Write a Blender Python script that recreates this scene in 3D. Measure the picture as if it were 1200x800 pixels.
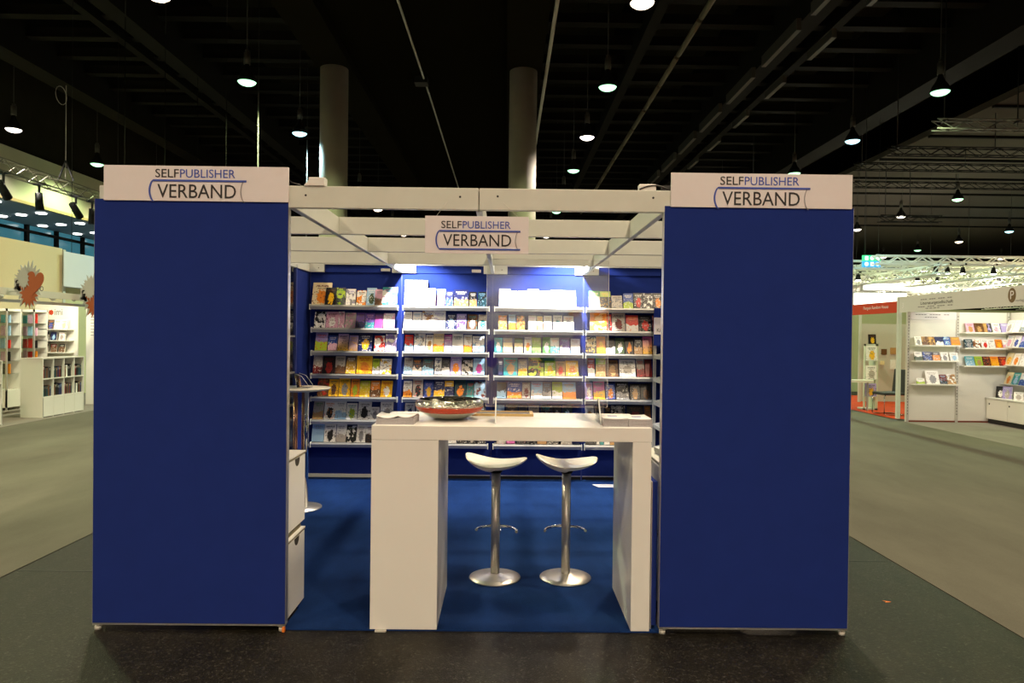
import bpy, bmesh, math, random
from mathutils import Vector, Matrix, Euler
rnd = random.Random(7)
PI = math.pi
for o in list(bpy.data.objects): bpy.data.objects.remove(o)
scene = bpy.context.scene
C = scene.collection

# ------------------------------------------------------------------ camera, world, exposure
F_PX = 830.0
CAM = Vector((0.153, -3.8, 1.6))
cam_d = bpy.data.cameras.new('camera'); cam = bpy.data.objects.new('camera', cam_d); C.objects.link(cam)
cam_d.sensor_width = 36.0; cam_d.lens = 36.0 * F_PX / 1200.0; cam_d.clip_end = 300; cam_d.clip_start = 0.05
YAW, PITCH, ROLL = math.atan(7 / F_PX), math.atan(8 / F_PX), math.radians(0.65)
CAM_R = Matrix.Rotation(-YAW, 3, 'Z') @ Matrix.Rotation(PI / 2 - PITCH, 3, 'X') @ Matrix.Rotation(ROLL, 3, 'Z')
cam.matrix_world = Matrix.Translation(CAM) @ CAM_R.to_4x4()
scene.camera = cam
world = bpy.data.worlds.new('hall_dark'); scene.world = world; world.use_nodes = True
world.node_tree.nodes['Background'].inputs[0].default_value = (0.9, 0.8, 0.65, 1)
world.node_tree.nodes['Background'].inputs[1].default_value = 0.004
vs = scene.view_settings
vs.view_transform = 'Standard'; vs.look = 'None'; vs.gamma = 1.0; vs.use_curve_mapping = False; vs.exposure = 0.0
LAMP_W = 1090.0          # hall lamps
BOOTH_W = 150.0           # booth wall washers
STAND_W = 48.0            # spot lights of the other stands

def ray(px, py):
    return CAM_R @ Vector(((px - 600) / F_PX, -(py - 400) / F_PX, -1.0))
def at_y(px, py, Y):
    d = ray(px, py); return CAM + d * ((Y - CAM.y) / d.y)
def at_x(px, py, X):
    d = ray(px, py); return CAM + d * ((X - CAM.x) / d.x)
def at_z(px, py, Z):
    d = ray(px, py); return CAM + d * ((Z - CAM.z) / d.z)

# ------------------------------------------------------------------ materials
def lin(h):
    h = h.lstrip('#')
    def f(c):
        c /= 255.0
        return c / 12.92 if c <= 0.04045 else ((c + 0.055) / 1.055) ** 2.4
    return tuple(f(int(h[i:i + 2], 16)) for i in (0, 2, 4))
MATS = {}
def mat(name, col, rough=0.5, metal=0.0, var=0.06, scale=30.0, bump=0.0, bscale=200.0, spec=0.5, emit=None, estr=0.0, trans=0.0, ior=1.45, coat=0.0):
    if name in MATS: return MATS[name]
    m = bpy.data.materials.new(name); m.use_nodes = True
    nt = m.node_tree; b = nt.nodes['Principled BSDF']
    if isinstance(col, str): col = lin(col)
    b.inputs['Roughness'].default_value = rough; b.inputs['Metallic'].default_value = metal
    b.inputs['Specular IOR Level'].default_value = spec; b.inputs['Coat Weight'].default_value = coat
    b.inputs['Transmission Weight'].default_value = trans; b.inputs['IOR'].default_value = ior
    tc = nt.nodes.new('ShaderNodeTexCoord')
    if var > 0:
        n = nt.nodes.new('ShaderNodeTexNoise'); n.inputs['Scale'].default_value = scale; n.inputs['Detail'].default_value = 4
        nt.links.new(tc.outputs['Object'], n.inputs['Vector'])
        r = nt.nodes.new('ShaderNodeMix'); r.data_type = 'RGBA'
        r.inputs[6].default_value = (*[c * (1 - var) for c in col], 1); r.inputs[7].default_value = (*[min(1, c * (1 + var)) for c in col], 1)
        nt.links.new(n.outputs['Fac'], r.inputs[0]); nt.links.new(r.outputs[2], b.inputs['Base Color'])
    else:
        b.inputs['Base Color'].default_value = (*col, 1)
    if bump > 0:
        n2 = nt.nodes.new('ShaderNodeTexNoise'); n2.inputs['Scale'].default_value = bscale; n2.inputs['Detail'].default_value = 3
        nt.links.new(tc.outputs['Object'], n2.inputs['Vector'])
        bp = nt.nodes.new('ShaderNodeBump'); bp.inputs['Strength'].default_value = bump; bp.inputs['Distance'].default_value = 0.01
        nt.links.new(n2.outputs['Fac'], bp.inputs['Height']); nt.links.new(bp.outputs['Normal'], b.inputs['Normal'])
    if emit is not None:
        b.inputs['Emission Color'].default_value = (*emit, 1); b.inputs['Emission Strength'].default_value = estr
        m.cycles.emission_sampling = 'NONE'
    MATS[name] = m
    return m

BLUE = mat('blue_fabric', (0.013, 0.029, 0.185), 0.9, var=0.1, scale=8, bump=0.15, bscale=900, spec=0.12)
WHITE = mat('white_laminate', (0.78, 0.77, 0.74), 0.32, var=0.02, scale=5)
SIGNW = mat('sign_white', (0.72, 0.68, 0.70), 0.55, var=0.02)
BEAM = mat('beam_white', (0.60, 0.62, 0.56), 0.5, var=0.05, scale=12)
ALU = mat('aluminium', (0.55, 0.55, 0.54), 0.38, metal=0.85, var=0.06)
SHELF = mat('shelf_aluminium', (0.45, 0.45, 0.43), 0.42, metal=0.35, var=0.06)
STEEL = mat('satin_steel', (0.62, 0.60, 0.56), 0.34, metal=0.9, var=0.06, scale=60)
CHROME = mat('polished_steel', (0.83, 0.83, 0.80), 0.05, metal=1.0, var=0)
COPPER = mat('copper_pole', (0.62, 0.33, 0.22), 0.25, metal=0.9, var=0.05)
BLACK = mat('black_paint', (0.012, 0.012, 0.012), 0.5, var=0.1)
DARK = mat('dark_steel', (0.011, 0.010, 0.008), 0.8, var=0.25, scale=4, spec=0.1)
INK = mat('ink_black', (0.02, 0.018, 0.02), 0.6, var=0)
INKB = mat('ink_blue', (0.045, 0.085, 0.42), 0.6, var=0)
INKG = mat('ink_grey', (0.25, 0.23, 0.24), 0.6, var=0)
PAPER = mat('paper', (0.80, 0.79, 0.80), 0.7, var=0.03, scale=40)
PAPERE = mat('paper_edges', (0.42, 0.40, 0.42), 0.8, var=0.35, scale=250)
CREAM = mat('cream_laminate', (0.80, 0.77, 0.66), 0.35, var=0.02)
WOOD = mat('light_wood', (0.62, 0.42, 0.16), 0.5, var=0.25, scale=25)
OLIVE = mat('edge_band', (0.22, 0.19, 0.11), 0.6, var=0.1)
RED = mat('red_print', (0.55, 0.05, 0.015), 0.6, var=0.04)
ORANGE = mat('orange_tag', (0.8, 0.2, 0.02), 0.5, var=0)
SEATW = mat('seat_white', (0.82, 0.80, 0.74), 0.28, var=0)
CHARC = mat('charcoal_leather', (0.03, 0.032, 0.03), 0.5, var=0.15)
GREYP = mat('grey_panel', (0.55, 0.53, 0.48), 0.7, var=0.04)
WPANEL = mat('white_panel', (0.78, 0.76, 0.70), 0.6, var=0.02)
YELLOW = mat('yellow_wall', (0.68, 0.56, 0.36), 0.7, var=0.03)
DEEP = mat('duct_brown', (0.009, 0.0075, 0.0045), 0.9, var=0.15, scale=1.5, spec=0.0, ior=1.01)
CONC = mat('column_concrete', (0.5, 0.44, 0.34), 0.7, var=0.12, scale=3)
CEIL = mat('ceiling_black', (0.028, 0.025, 0.018), 0.9, var=0.2, scale=2, spec=0.0, ior=1.01)
GLASSC = None
def glass(name, col, rough=0.0):
    m = mat(name, col, rough, var=0, trans=1.0, ior=1.47); return m
def sheet_glass(name, tint=(0.97, 0.98, 0.98), refl=1.0):
    # thin clear sheet: fresnel mirror over straight-through transparency
    m = bpy.data.materials.new(name); m.use_nodes = True; nt = m.node_tree; nt.nodes.clear()
    out = nt.nodes.new('ShaderNodeOutputMaterial'); mx = nt.nodes.new('ShaderNodeMixShader'); fr = nt.nodes.new('ShaderNodeFresnel'); fr.inputs[0].default_value = 1.5
    tr = nt.nodes.new('ShaderNodeBsdfTransparent'); tr.inputs[0].default_value = (*tint, 1)
    gl = nt.nodes.new('ShaderNodeBsdfGlossy'); gl.inputs['Roughness'].default_value = 0.02
    mu = nt.nodes.new('ShaderNodeMath'); mu.operation = 'MULTIPLY'; mu.inputs[1].default_value = refl; mu.use_clamp = True
    nt.links.new(fr.outputs[0], mu.inputs[0]); nt.links.new(mu.outputs[0], mx.inputs[0])
    nt.links.new(tr.outputs[0], mx.inputs[1]); nt.links.new(gl.outputs[0], mx.inputs[2]); nt.links.new(mx.outputs[0], out.inputs[0])
    return m
ACRYL = sheet_glass('clear_acrylic')
VITR = sheet_glass('vitrine_glass', (0.90, 0.95, 0.92))
EDGE = mat('acrylic_edge', (0.75, 0.78, 0.78), 0.2, var=0)

def carpet(name, c, var, scale, bump=0.3, rough=0.9, spec=0.15, specks=0.0):
    m = bpy.data.materials.new(name); m.use_nodes = True; nt = m.node_tree; b = nt.nodes['Principled BSDF']
    tc = nt.nodes.new('ShaderNodeTexCoord')
    n = nt.nodes.new('ShaderNodeTexNoise'); n.inputs['Scale'].default_value = scale; n.inputs['Detail'].default_value = 8; n.inputs['Roughness'].default_value = 0.65
    n2 = nt.nodes.new('ShaderNodeTexNoise'); n2.inputs['Scale'].default_value = 160; n2.inputs['Detail'].default_value = 2
    mp = nt.nodes.new('ShaderNodeMapping'); mp.inputs['Scale'].default_value = (1.0, 0.35, 1.0)
    nt.links.new(tc.outputs['Object'], mp.inputs[0]); nt.links.new(mp.outputs[0], n.inputs['Vector']); nt.links.new(tc.outputs['Object'], n2.inputs['Vector'])
    ad = nt.nodes.new('ShaderNodeMath'); ad.operation = 'MULTIPLY_ADD'; ad.inputs[1].default_value = 0.45; 
    nt.links.new(n2.outputs['Fac'], ad.inputs[0]); nt.links.new(n.outputs['Fac'], ad.inputs[2])
    rp = nt.nodes.new('ShaderNodeValToRGB')
    rp.color_ramp.elements[0].position = 0.45; rp.color_ramp.elements[0].color = (*[x * (1 - var) for x in c], 1)
    rp.color_ramp.elements[1].position = 1.0; rp.color_ramp.elements[1].color = (*[min(1, x * (1 + var)) for x in c], 1)
    nt.links.new(ad.outputs[0], rp.inputs[0]); nt.links.new(rp.outputs[0], b.inputs['Base Color'])
    if specks > 0:   # pale grit worn into the surface
        n3 = nt.nodes.new('ShaderNodeTexNoise'); n3.inputs['Scale'].default_value = 75; n3.inputs['Detail'].default_value = 3; n3.inputs['Roughness'].default_value = 0.7
        nt.links.new(tc.outputs['Object'], n3.inputs['Vector'])
        r3 = nt.nodes.new('ShaderNodeValToRGB'); r3.color_ramp.elements[0].position = 0.56; r3.color_ramp.elements[0].color = (0, 0, 0, 1); r3.color_ramp.elements[1].position = 0.72; r3.color_ramp.elements[1].color = (1, 1, 1, 1)
        nt.links.new(n3.outputs['Fac'], r3.inputs[0])
        mx = nt.nodes.new('ShaderNodeMix'); mx.data_type = 'RGBA'; nt.links.new(r3.outputs[0], mx.inputs[0]); nt.links.new(rp.outputs[0], mx.inputs[6]); mx.inputs[7].default_value = (specks, specks * 0.92, specks * 0.8, 1)
        nt.links.new(mx.outputs[2], b.inputs['Base Color'])
    bp = nt.nodes.new('ShaderNodeBump'); bp.inputs['Strength'].default_value = bump; bp.inputs['Distance'].default_value = 0.004
    nt.links.new(n2.outputs['Fac'], bp.inputs['Height']); nt.links.new(bp.outputs['Normal'], b.inputs['Normal'])
    b.inputs['Roughness'].default_value = rough; b.inputs['Specular IOR Level'].default_value = spec
    return m
FLOORM = carpet('worn_asphalt', (0.0085, 0.0072, 0.0042), 0.9, 7, 0.6, 0.5, 0.17, 0.07)
AISLE = carpet('aisle_carpet', (0.115, 0.109, 0.086), 0.25, 1.4, 0.25)
BCARP = carpet('blue_carpet', (0.0085, 0.030, 0.122), 0.4, 3, 0.3, 0.95, 0.05)
RCARP = carpet('red_carpet', (0.42, 0.045, 0.012), 0.2, 3, 0.3)
GCARP = carpet('grey_carpet', (0.21, 0.19, 0.17), 0.15, 3, 0.3)

# cover material: one shader, colours come from each book's own properties
def cover_material():
    m = bpy.data.materials.new('printed_cover'); m.use_nodes = True; nt = m.node_tree; b = nt.nodes['Principled BSDF']
    L = nt.links.new
    def attr(n):
        a = nt.nodes.new('ShaderNodeAttribute'); a.attribute_type = 'OBJECT'; a.attribute_name = n; return a
    def M(op, a, bb=None, c=None, clamp=False):
        n = nt.nodes.new('ShaderNodeMath'); n.operation = op; n.use_clamp = clamp
        for i, v in enumerate((a, bb, c)):
            if v is None: continue
            if isinstance(v, (int, float)): n.inputs[i].default_value = v
            else: L(v, n.inputs[i])
        return n.outputs[0]
    def mixc(f, a, bb):
        n = nt.nodes.new('ShaderNodeMix'); n.data_type = 'RGBA'; L(f, n.inputs[0]); L(a, n.inputs[6]); L(bb, n.inputs[7]); return n.outputs[2]
    c1, c2, c3 = (attr(k).outputs['Color'] for k in ('c1', 'c2', 'c3'))
    st = attr('style').outputs['Fac']; seed = attr('seed').outputs['Fac']
    tc = nt.nodes.new('ShaderNodeTexCoord'); sp = nt.nodes.new('ShaderNodeSeparateXYZ'); L(tc.outputs['Generated'], sp.inputs[0])
    u, v = sp.outputs[0], sp.outputs[2]
    cb = nt.nodes.new('ShaderNodeCombineXYZ'); L(u, cb.inputs[0]); L(M('MULTIPLY', v, 1.4), cb.inputs[1]); L(seed, cb.inputs[2])
    def noise(s, d=3):
        n = nt.nodes.new('ShaderNodeTexNoise'); n.inputs['Scale'].default_value = s; n.inputs['Detail'].default_value = d; L(cb.outputs[0], n.inputs['Vector']); return n.outputs['Fac']
    n1, n2 = noise(2.6), noise(7, 4)
    du = M('SUBTRACT', u, 0.52); dv = M('MULTIPLY', M('SUBTRACT', v, 0.36), 0.85)
    r = M('SQRT', M('ADD', M('MULTIPLY', du, du), M('MULTIPLY', dv, dv)))
    r = M('ADD', r, M('MULTIPLY', M('SUBTRACT', n2, 0.5), 0.45))
    m_blob = M('LESS_THAN', r, 0.26)
    m_land = M('LESS_THAN', M('ADD', v, M('MULTIPLY', M('SUBTRACT', n1, 0.5), 0.7)), 0.42)
    m_noise = M('GREATER_THAN', n1, 0.53)
    m_band = M('GREATER_THAN', v, 0.66)
    m_grad = M('SUBTRACT', 1.0, v, clamp=True)
    def sel(k): return M('COMPARE', st, float(k), 0.1)
    mask = M('MULTIPLY', sel(1), m_blob)
    for k, mm in ((2, m_land), (3, m_noise), (4, m_band), (5, m_grad)):
        mask = M('ADD', mask, M('MULTIPLY', sel(k), mm))
    col = mixc(mask, c1, c2)
    # detail speckle of the picture in the third colour
    sp2 = M('MULTIPLY', M('GREATER_THAN', n2, 0.60), M('LESS_THAN', v, 0.62)); sp2 = M('MULTIPLY', sp2, M('GREATER_THAN', st, 0.5)); sp2 = M('MULTIPLY', sp2, 0.75)
    col = mixc(sp2, col, c3)
    # two lines of title print
    wv = nt.nodes.new('ShaderNodeTexNoise'); wv.noise_dimensions = '1D'; wv.inputs['Scale'].default_value = 16; wv.inputs['Detail'].default_value = 1
    L(M('ADD', M('ADD', u, seed), M('MULTIPLY', M('ROUND', M('MULTIPLY', v, 9)), 3.7)), wv.inputs['W'])
    line = M('MULTIPLY', M('LESS_THAN', M('ABSOLUTE', M('SUBTRACT', v, 0.84)), 0.045), M('LESS_THAN', M('ABSOLUTE', M('SUBTRACT', u, 0.5)), 0.36))
    line2 = M('MULTIPLY', M('LESS_THAN', M('ABSOLUTE', M('SUBTRACT', v, 0.73)), 0.025), M('LESS_THAN', M('ABSOLUTE', M('SUBTRACT', u, 0.5)), 0.26))
    tx = M('MULTIPLY', M('ADD', line, line2, clamp=True), M('GREATER_THAN', wv.outputs['Fac'], 0.47)); tx = M('MULTIPLY', tx, 0.8)
    col = mixc(tx, col, c3)
    L(col, b.inputs['Base Color']); b.inputs['Roughness'].default_value = 0.38
    return m
COVER = cover_material()
PAGES = mat('book_pages', (0.74, 0.70, 0.60), 0.8, var=0.12, scale=90)
PAL = dict(w='f4f2ee', c='ead9ac', k='17161b', g='8c8c90', G='46464c', b='2c4fa6', n='18225a', s='9fc6e6', t='2f969c', T='123f4c', y='f4bd1e', o='ea8a22', r='cc2c20', R='701a1e', p='e2acc6', m='c24d9c', v='6b4ba4', l='ab9cd6', L='a9c232', e='439040', E='2c4822', B='6b4628', N='b88d5a', d='b4aca4')
NAMES = dict(w='white', c='cream', k='black', g='grey', G='dark grey', b='blue', n='navy', s='pale blue', t='teal', T='dark teal', y='yellow', o='orange', r='red', R='maroon', p='pink', m='magenta', v='violet', l='lavender', L='lime', e='green', E='dark green', B='brown', N='tan', d='stone grey')
MOTIF = {0: 'lettering', 1: 'figure', 2: 'landscape', 3: 'pattern', 4: 'top band', 5: 'fade'}
ORD = ['first', 'second', 'third', 'fourth', 'fifth', 'sixth', 'seventh', 'eighth', 'ninth', 'tenth']

# ------------------------------------------------------------------ object helpers
WLOC = {}
def setp(o, label=None, cat=None, group=None, kind=None):
    if label: o['label'] = label
    if cat: o['category'] = cat
    if group: o['group'] = group
    if kind: o['kind'] = kind
    return o
def thing(name, loc, label, cat, group=None):
    o = bpy.data.objects.new(name, None); C.objects.link(o); o.location = loc; o.empty_display_size = 0.1
    WLOC[o.name] = Vector(loc); return setp(o, label, cat, group)
class MB:
    def __init__(s): s.bm = bmesh.new()
    def _mi(s, faces, mi):
        for f in faces: f.material_index = mi
    def box(s, x0, x1, y0, y1, z0, z1, mi=0, bevel=0.0, M=None):
        if x0 > x1: x0, x1 = x1, x0
        if y0 > y1: y0, y1 = y1, y0
        if z0 > z1: z0, z1 = z1, z0
        T = Matrix.Translation(((x0 + x1) / 2, (y0 + y1) / 2, (z0 + z1) / 2)) @ Matrix.Diagonal((x1 - x0, y1 - y0, z1 - z0, 1))
        r = bmesh.ops.create_cube(s.bm, size=1.0, matrix=(M @ T) if M else T)
        vsn = r['verts']; fs = set(f for v in vsn for f in v.link_faces); s._mi(fs, mi)
        if bevel:
            es = list(set(e for v in vsn for e in v.link_edges))
            rb = bmesh.ops.bevel(s.bm, geom=es, offset=bevel, segments=2, affect='EDGES', profile=0.6); s._mi(rb['faces'], mi)
        return s
    def cyl(s, p0, p1, r, r2=None, seg=16, mi=0, smooth=True):
        p0, p1 = Vector(p0), Vector(p1); d = p1 - p0; L = d.length
        q = d.to_track_quat('Z', 'Y').to_matrix().to_4x4()
        T = Matrix.Translation((p0 + p1) / 2) @ q
        rr = bmesh.ops.create_cone(s.bm, cap_ends=True, cap_tris=False, segments=seg, radius1=r, radius2=r if r2 is None else r2, depth=L, matrix=T)
        for f in set(f for v in rr['verts'] for f in v.link_faces):
            f.material_index = mi; f.smooth = smooth and len(f.verts) == 4
        return s
    def bar(s, p0, p1, w, mi=0):
        p0, p1 = Vector(p0), Vector(p1); d = p1 - p0
        q = d.to_track_quat('Z', 'Y').to_matrix().to_4x4()
        T = Matrix.Translation((p0 + p1) / 2) @ q @ Matrix.Diagonal((w, w, d.length, 1))
        r = bmesh.ops.create_cube(s.bm, size=1.0, matrix=T); s._mi(set(f for v in r['verts'] for f in v.link_faces), mi); return s
    def lathe(s, prof, c=(0, 0, 0), seg=32, mi=0, smooth=True):
        c = Vector(c); rings = []
        for (r, z) in prof:
            if r <= 1e-6: rings.append([s.bm.verts.new(c + Vector((0, 0, z)))])
            else: rings.append([s.bm.verts.new(c + Vector((r * math.cos(2 * PI * i / seg), r * math.sin(2 * PI * i / seg), z))) for i in range(seg)])
        for a, b in zip(rings, rings[1:]):
            for i in range(seg):
                j = (i + 1) % seg
                if len(a) == 1 and len(b) == 1: continue
                if len(a) == 1: f = s.bm.faces.new((a[0], b[i], b[j]))
                elif len(b) == 1: f = s.bm.faces.new((a[i], a[j], b[0]))
                else: f = s.bm.faces.new((a[i], a[j], b[j], b[i]))
                f.material_index = mi; f.smooth = smooth
        return s
    def poly(s, pts, off, mi=0):
        # extrude a planar polygon (3-D points) by the vector off
        off = Vector(off); a = [s.bm.verts.new(Vector(p)) for p in pts]; b = [s.bm.verts.new(Vector(p) + off) for p in pts]
        fs = [s.bm.faces.new(a), s.bm.faces.new(b[::-1])]
        n = len(pts)
        for i in range(n): fs.append(s.bm.faces.new((a[i], b[i], b[(i + 1) % n], a[(i + 1) % n])))
        s._mi(fs, mi); return s
    def tube(s, pts, r, seg=8, mi=0):
        pts = [Vector(p) for p in pts]; rings = []
        for i, p in enumerate(pts):
            t = (pts[min(i + 1, len(pts) - 1)] - pts[max(i - 1, 0)]).normalized()
            q = t.to_track_quat('Z', 'Y')
            rings.append([s.bm.verts.new(p + q @ Vector((r * math.cos(2 * PI * k / seg), r * math.sin(2 * PI * k / seg), 0))) for k in range(seg)])
        for a, b in zip(rings, rings[1:]):
            for k in range(seg):
                f = s.bm.faces.new((a[k], a[(k + 1) % seg], b[(k + 1) % seg], b[k])); f.smooth = True; f.material_index = mi
        for e in (rings[0], rings[-1][::-1]): s.bm.faces.new(e).material_index = mi
        return s
    def build(s, name, mats, parent=None, origin=None):
        bmesh.ops.recalc_face_normals(s.bm, faces=s.bm.faces)
        me = bpy.data.meshes.new(name)
        if parent is not None: base = WLOC[parent.name]
        elif origin is not None: base = Vector(origin)
        else:
            xs = [v.co for v in s.bm.verts]
            base = Vector(((min(v.x for v in xs) + max(v.x for v in xs)) / 2, (min(v.y for v in xs) + max(v.y for v in xs)) / 2, min(v.z for v in xs)))
        for v in s.bm.verts: v.co -= base
        s.bm.to_mesh(me); s.bm.free()
        for m in (mats if isinstance(mats, (list, tuple)) else [mats]): me.materials.append(m)
        o = bpy.data.objects.new(name, me); C.objects.link(o)
        if parent is not None: o.parent = parent
        else: o.location = base
        WLOC[o.name] = base
        return o
def box(name, b, m, parent=None, bevel=0.0):
    return MB().box(*b, bevel=bevel).build(name, m, parent)
def struct(o): o['kind'] = 'structure'; return o
def copy_tree(o, parent=None):
    c = o.copy(); C.objects.link(c); c.parent = parent
    for ch in list(o.children): copy_tree(ch, c)
    return c
def text_mesh(name, s, x0, x1, z0, z1, y, m, parent, facing='-y', depth=0.002, keep=False):
    """text fitted into a box; facing -y (x to the right), -x, +x or +y"""
    cu = bpy.data.curves.new(name, 'FONT'); cu.body = s; cu.size = 1; cu.extrude = 0.01; cu.resolution_u = 3
    ob = bpy.data.objects.new(name, cu); C.objects.link(ob)
    dg = bpy.context.evaluated_depsgraph_get(); dg.update()
    me = bpy.data.meshes.new_from_object(ob.evaluated_get(dg)); bpy.data.objects.remove(ob); bpy.data.curves.remove(cu)
    xs = [v.co.x for v in me.vertices]; ys = [v.co.y for v in me.vertices]
    a0, a1, b0, b1 = min(xs), max(xs), min(ys), max(ys)
    base = WLOC[parent.name]
    for v in me.vertices:
        h = x0 + (v.co.x - a0) / (a1 - a0) * (x1 - x0); z = z0 + (v.co.y - b0) / (b1 - b0) * (z1 - z0); d = (v.co.z / 0.02) * depth
        if facing == '-y': p = Vector((h, y - d - depth / 2, z))
        elif facing == '+y': p = Vector((h, y + d + depth / 2, z))
        elif facing == '-x': p = Vector((y - d - depth / 2, h, z))
        else: p = Vector((y + d + depth / 2, h, z))
        v.co = p - base
    me.materials.clear(); me.materials.append(m)
    o = bpy.data.objects.new(name, me); C.objects.link(o); o.parent = parent; WLOC[o.name] = base
    return o
def spot(name, loc, target, watts, col, angle=100, blend=0.5, radius=0.05, parent=None):
    d = bpy.data.lights.new(name, 'SPOT'); d.energy = watts; d.color = col; d.spot_size = math.radians(angle); d.spot_blend = blend; d.shadow_soft_size = radius
    o = bpy.data.objects.new(name, d); C.objects.link(o)
    o.rotation_euler = (Vector(target) - Vector(loc)).to_track_quat('-Z', 'Y').to_euler()
    o.location = Vector(loc) - (WLOC[parent.name] if parent else Vector())
    if parent: o.parent = parent
    return o

# ------------------------------------------------------------------ the hall shell
struct(box('floor', (-40, 45, -22, 62, -0.1, 0.0), FLOORM))
struct(box('aisle_carpet_west', (-8.0, -3.08, -22, 62, 0.0, 0.004), AISLE))
struct(box('aisle_carpet_east', (2.95, 7.85, -22, 62, 0.0, 0.004), AISLE))
struct(MB().poly([(-2.0, 0.3, 0), (-1.03, 0.3, 0), (-1.03, 0.0, 0), (1.0, 0.0, 0), (1.0, 0.3, 0), (1.98, 0.3, 0), (1.98, 4.0, 0), (-2.0, 4.0, 0)], (0, 0, 0.008)).build('booth_carpet', BCARP))
for (x0, x1, y0, y1, m, nm) in ((7.85, 8.5, -5, 9.9, GCARP, 'stand_carpet_grey'), (8.5, 16, -5, 10.3, GCARP, 'stand_carpet_inner'), (7.95, 16, 10.3, 16, RCARP, 'stand_carpet_red')):
    struct(box(nm, (x0, x1, y0, y1, 0.0, 0.006), m))
struct(box('ceiling', (-40, 45, -22, 62, 12.0, 12.2), CEIL))
struct(box('wall_north', (-40, 45, 61.5, 62, 0, 12), CEIL))
struct(box('wall_south', (-40, 45, -22.4, -22, 0, 12), CEIL))
struct(box('wall_east', (44.5, 45, -22, 62, 0, 12), CEIL))
# wide smooth duct between the two column beams, and the beams
struct(box('ceiling_duct', (-4.5, 0.2, -12, 61, 9.5, 12), DEEP))
for x in (-4.9, 0.6):
    struct(box('ceiling_girder', (x - 0.5, x + 0.5, -12, 61, 9.25, 12), mat('girder_brown', (0.013, 0.011, 0.007), 0.9, var=0.15, scale=1.5, spec=0.0, ior=1.01)))
for x, w, z in ((7.6, 0.5, 9.4), (8.9, 0.25, 9.9), (12.6, 0.8, 9.0), (-9.6, 0.5, 9.4), (-11.0, 0.25, 9.9), (-14.2, 0.7, 9.4), (3.9, 0.28, 9.7)):
    struct(box('ceiling_girder', (x - w / 2, x + w / 2, -8, 61, z, 12), DARK))
jm = MB().box(0, 1, -0.07, 0.07, 0, 0.28).box(0, 1, -0.16, 0.16, -0.03, 0.0).build('ceiling_joist', DARK, origin=(0, 0, 0)); struct(jm)
JO = [(x0, x1, 4.0 + 1.45 * k) for k in range(34) for (x0, x1) in ((1.1, 14.0), (-15.0, -5.4))]
for i, (x0, x1, y) in enumerate(JO):
    o = jm if i == 0 else jm.copy()
    if i: C.objects.link(o)
    o.location = (x0, y, 10.1); o.scale = (x1 - x0, 1, 1)
# low grey soffit to the east with grid lines
struct(box('soffit_east', (14.6, 44, 8, 61, 8.6, 8.8), mat('soffit_grey', (0.09, 0.08, 0.068), 0.9, var=0.1, ior=1.01, spec=0.0)))
for k in range(9):
    struct(box('soffit_rail', (14.6, 44, 14 + 3.2 * k, 14.12 + 3.2 * k, 8.52, 8.6), DARK))
# columns
for px in (390, 611):
    p = at_y(px, 300, 20.7 - 3.8)
    o = MB().cyl((p.x, p.y, 0), (p.x, p.y, 9.25), 0.4, seg=40).build('column', CONC); struct(o)
# thin conduits and pipes on the ceiling
struct(MB().tube([(-2.6, -6, 9.42), (-2.5, 8, 9.42), (-2.45, 20, 9.42), (-2.5, 40, 9.42)], 0.03).build('conduit', GREYP))
struct(MB().box(-2.75, -2.35, 18.0, 18.4, 9.3, 9.5).box(-2.7, -2.4, 11.0, 11.3, 9.3, 9.5).build('conduit_box', BLACK))
struct(MB().tube([(1.25, -4, 9.3), (1.25, 60, 9.3)], 0.05).build('conduit', GREYP))
o = MB()
for k in range(16):
    o.cyl((4.6, 4 + 2.2 * k, 9.0), (4.6, 6.05 + 2.2 * k, 9.0), 0.07, seg=10)
struct(o.build('pipe_run', mat('pipe_tan', (0.13, 0.11, 0.07), 0.6, var=0.2)))
o = MB()
for k in range(11):
    o.box(7.2, 7.32, 4 + 3.2 * k, 6.4 + 3.2 * k, 9.15, 9.45); o.box(8.3, 8.42, 4.5 + 3.2 * k, 6.0 + 3.2 * k, 9.2, 9.42)
struct(o.build('cable_tray', mat('tray_grey', (0.07, 0.065, 0.055), 0.5, var=0.2)))

# western gallery: beige parapet, recessed soffit with downlights, teal glazing
XG = -16.0
struct(box('wall_west', (XG - 0.3, XG, -20, 61, 5.85, 7.5), mat('gallery_beige', (0.62, 0.60, 0.44), 0.7, var=0.06, scale=2)))
struct(box('wall_west_upper', (XG - 8, XG - 0.3, -20, 61, 7.4, 12), CEIL))
struct(box('gallery_soffit', (XG - 3.6, XG - 0.3, -20, 61, 5.86, 6.0), mat('soffit_blue', (0.36, 0.42, 0.50), 0.7, var=0.05)))
struct(box('trim_1', (XG - 0.05, XG + 0.12, -20, 61, 5.76, 5.86), mat('brass_rail', (0.55, 0.42, 0.2), 0.4, var=0.05)))
win = struct(box('window_1', (XG - 3.6, XG - 3.5, -20, 61, 1.0, 5.86), mat('teal_glazing', (0.04, 0.16, 0.20), 0.15, var=0.2, scale=0.5, emit=(0.05, 0.20, 0.26), estr=0.6)))
fm = MB()
for k in range(22): fm.box(XG - 3.5, XG - 3.38, 10 + 1.9 * k, 10.18 + 1.9 * k, 1.0, 5.86)
fm.box(XG - 3.5, XG - 3.34, -20, 61, 5.55, 5.65).build('window_frame', DARK, win)
struct(box('wall_west_lower', (XG - 0.3, XG, -20, 61, 0, 2.2), GREYP))
DL = mat('downlight_glow', (0.9, 0.9, 0.85), 0.5, var=0, emit=(1, 0.97, 0.88), estr=6)
dl = MB().cyl((0, 0, 0), (0, 0, 0.05), 0.17, seg=18).build('downlight', DL, origin=(0, 0, 0))
setp(dl, 'round glowing downlight set in the blue gallery soffit', 'light', 'gallery downlights')
first = True
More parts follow.
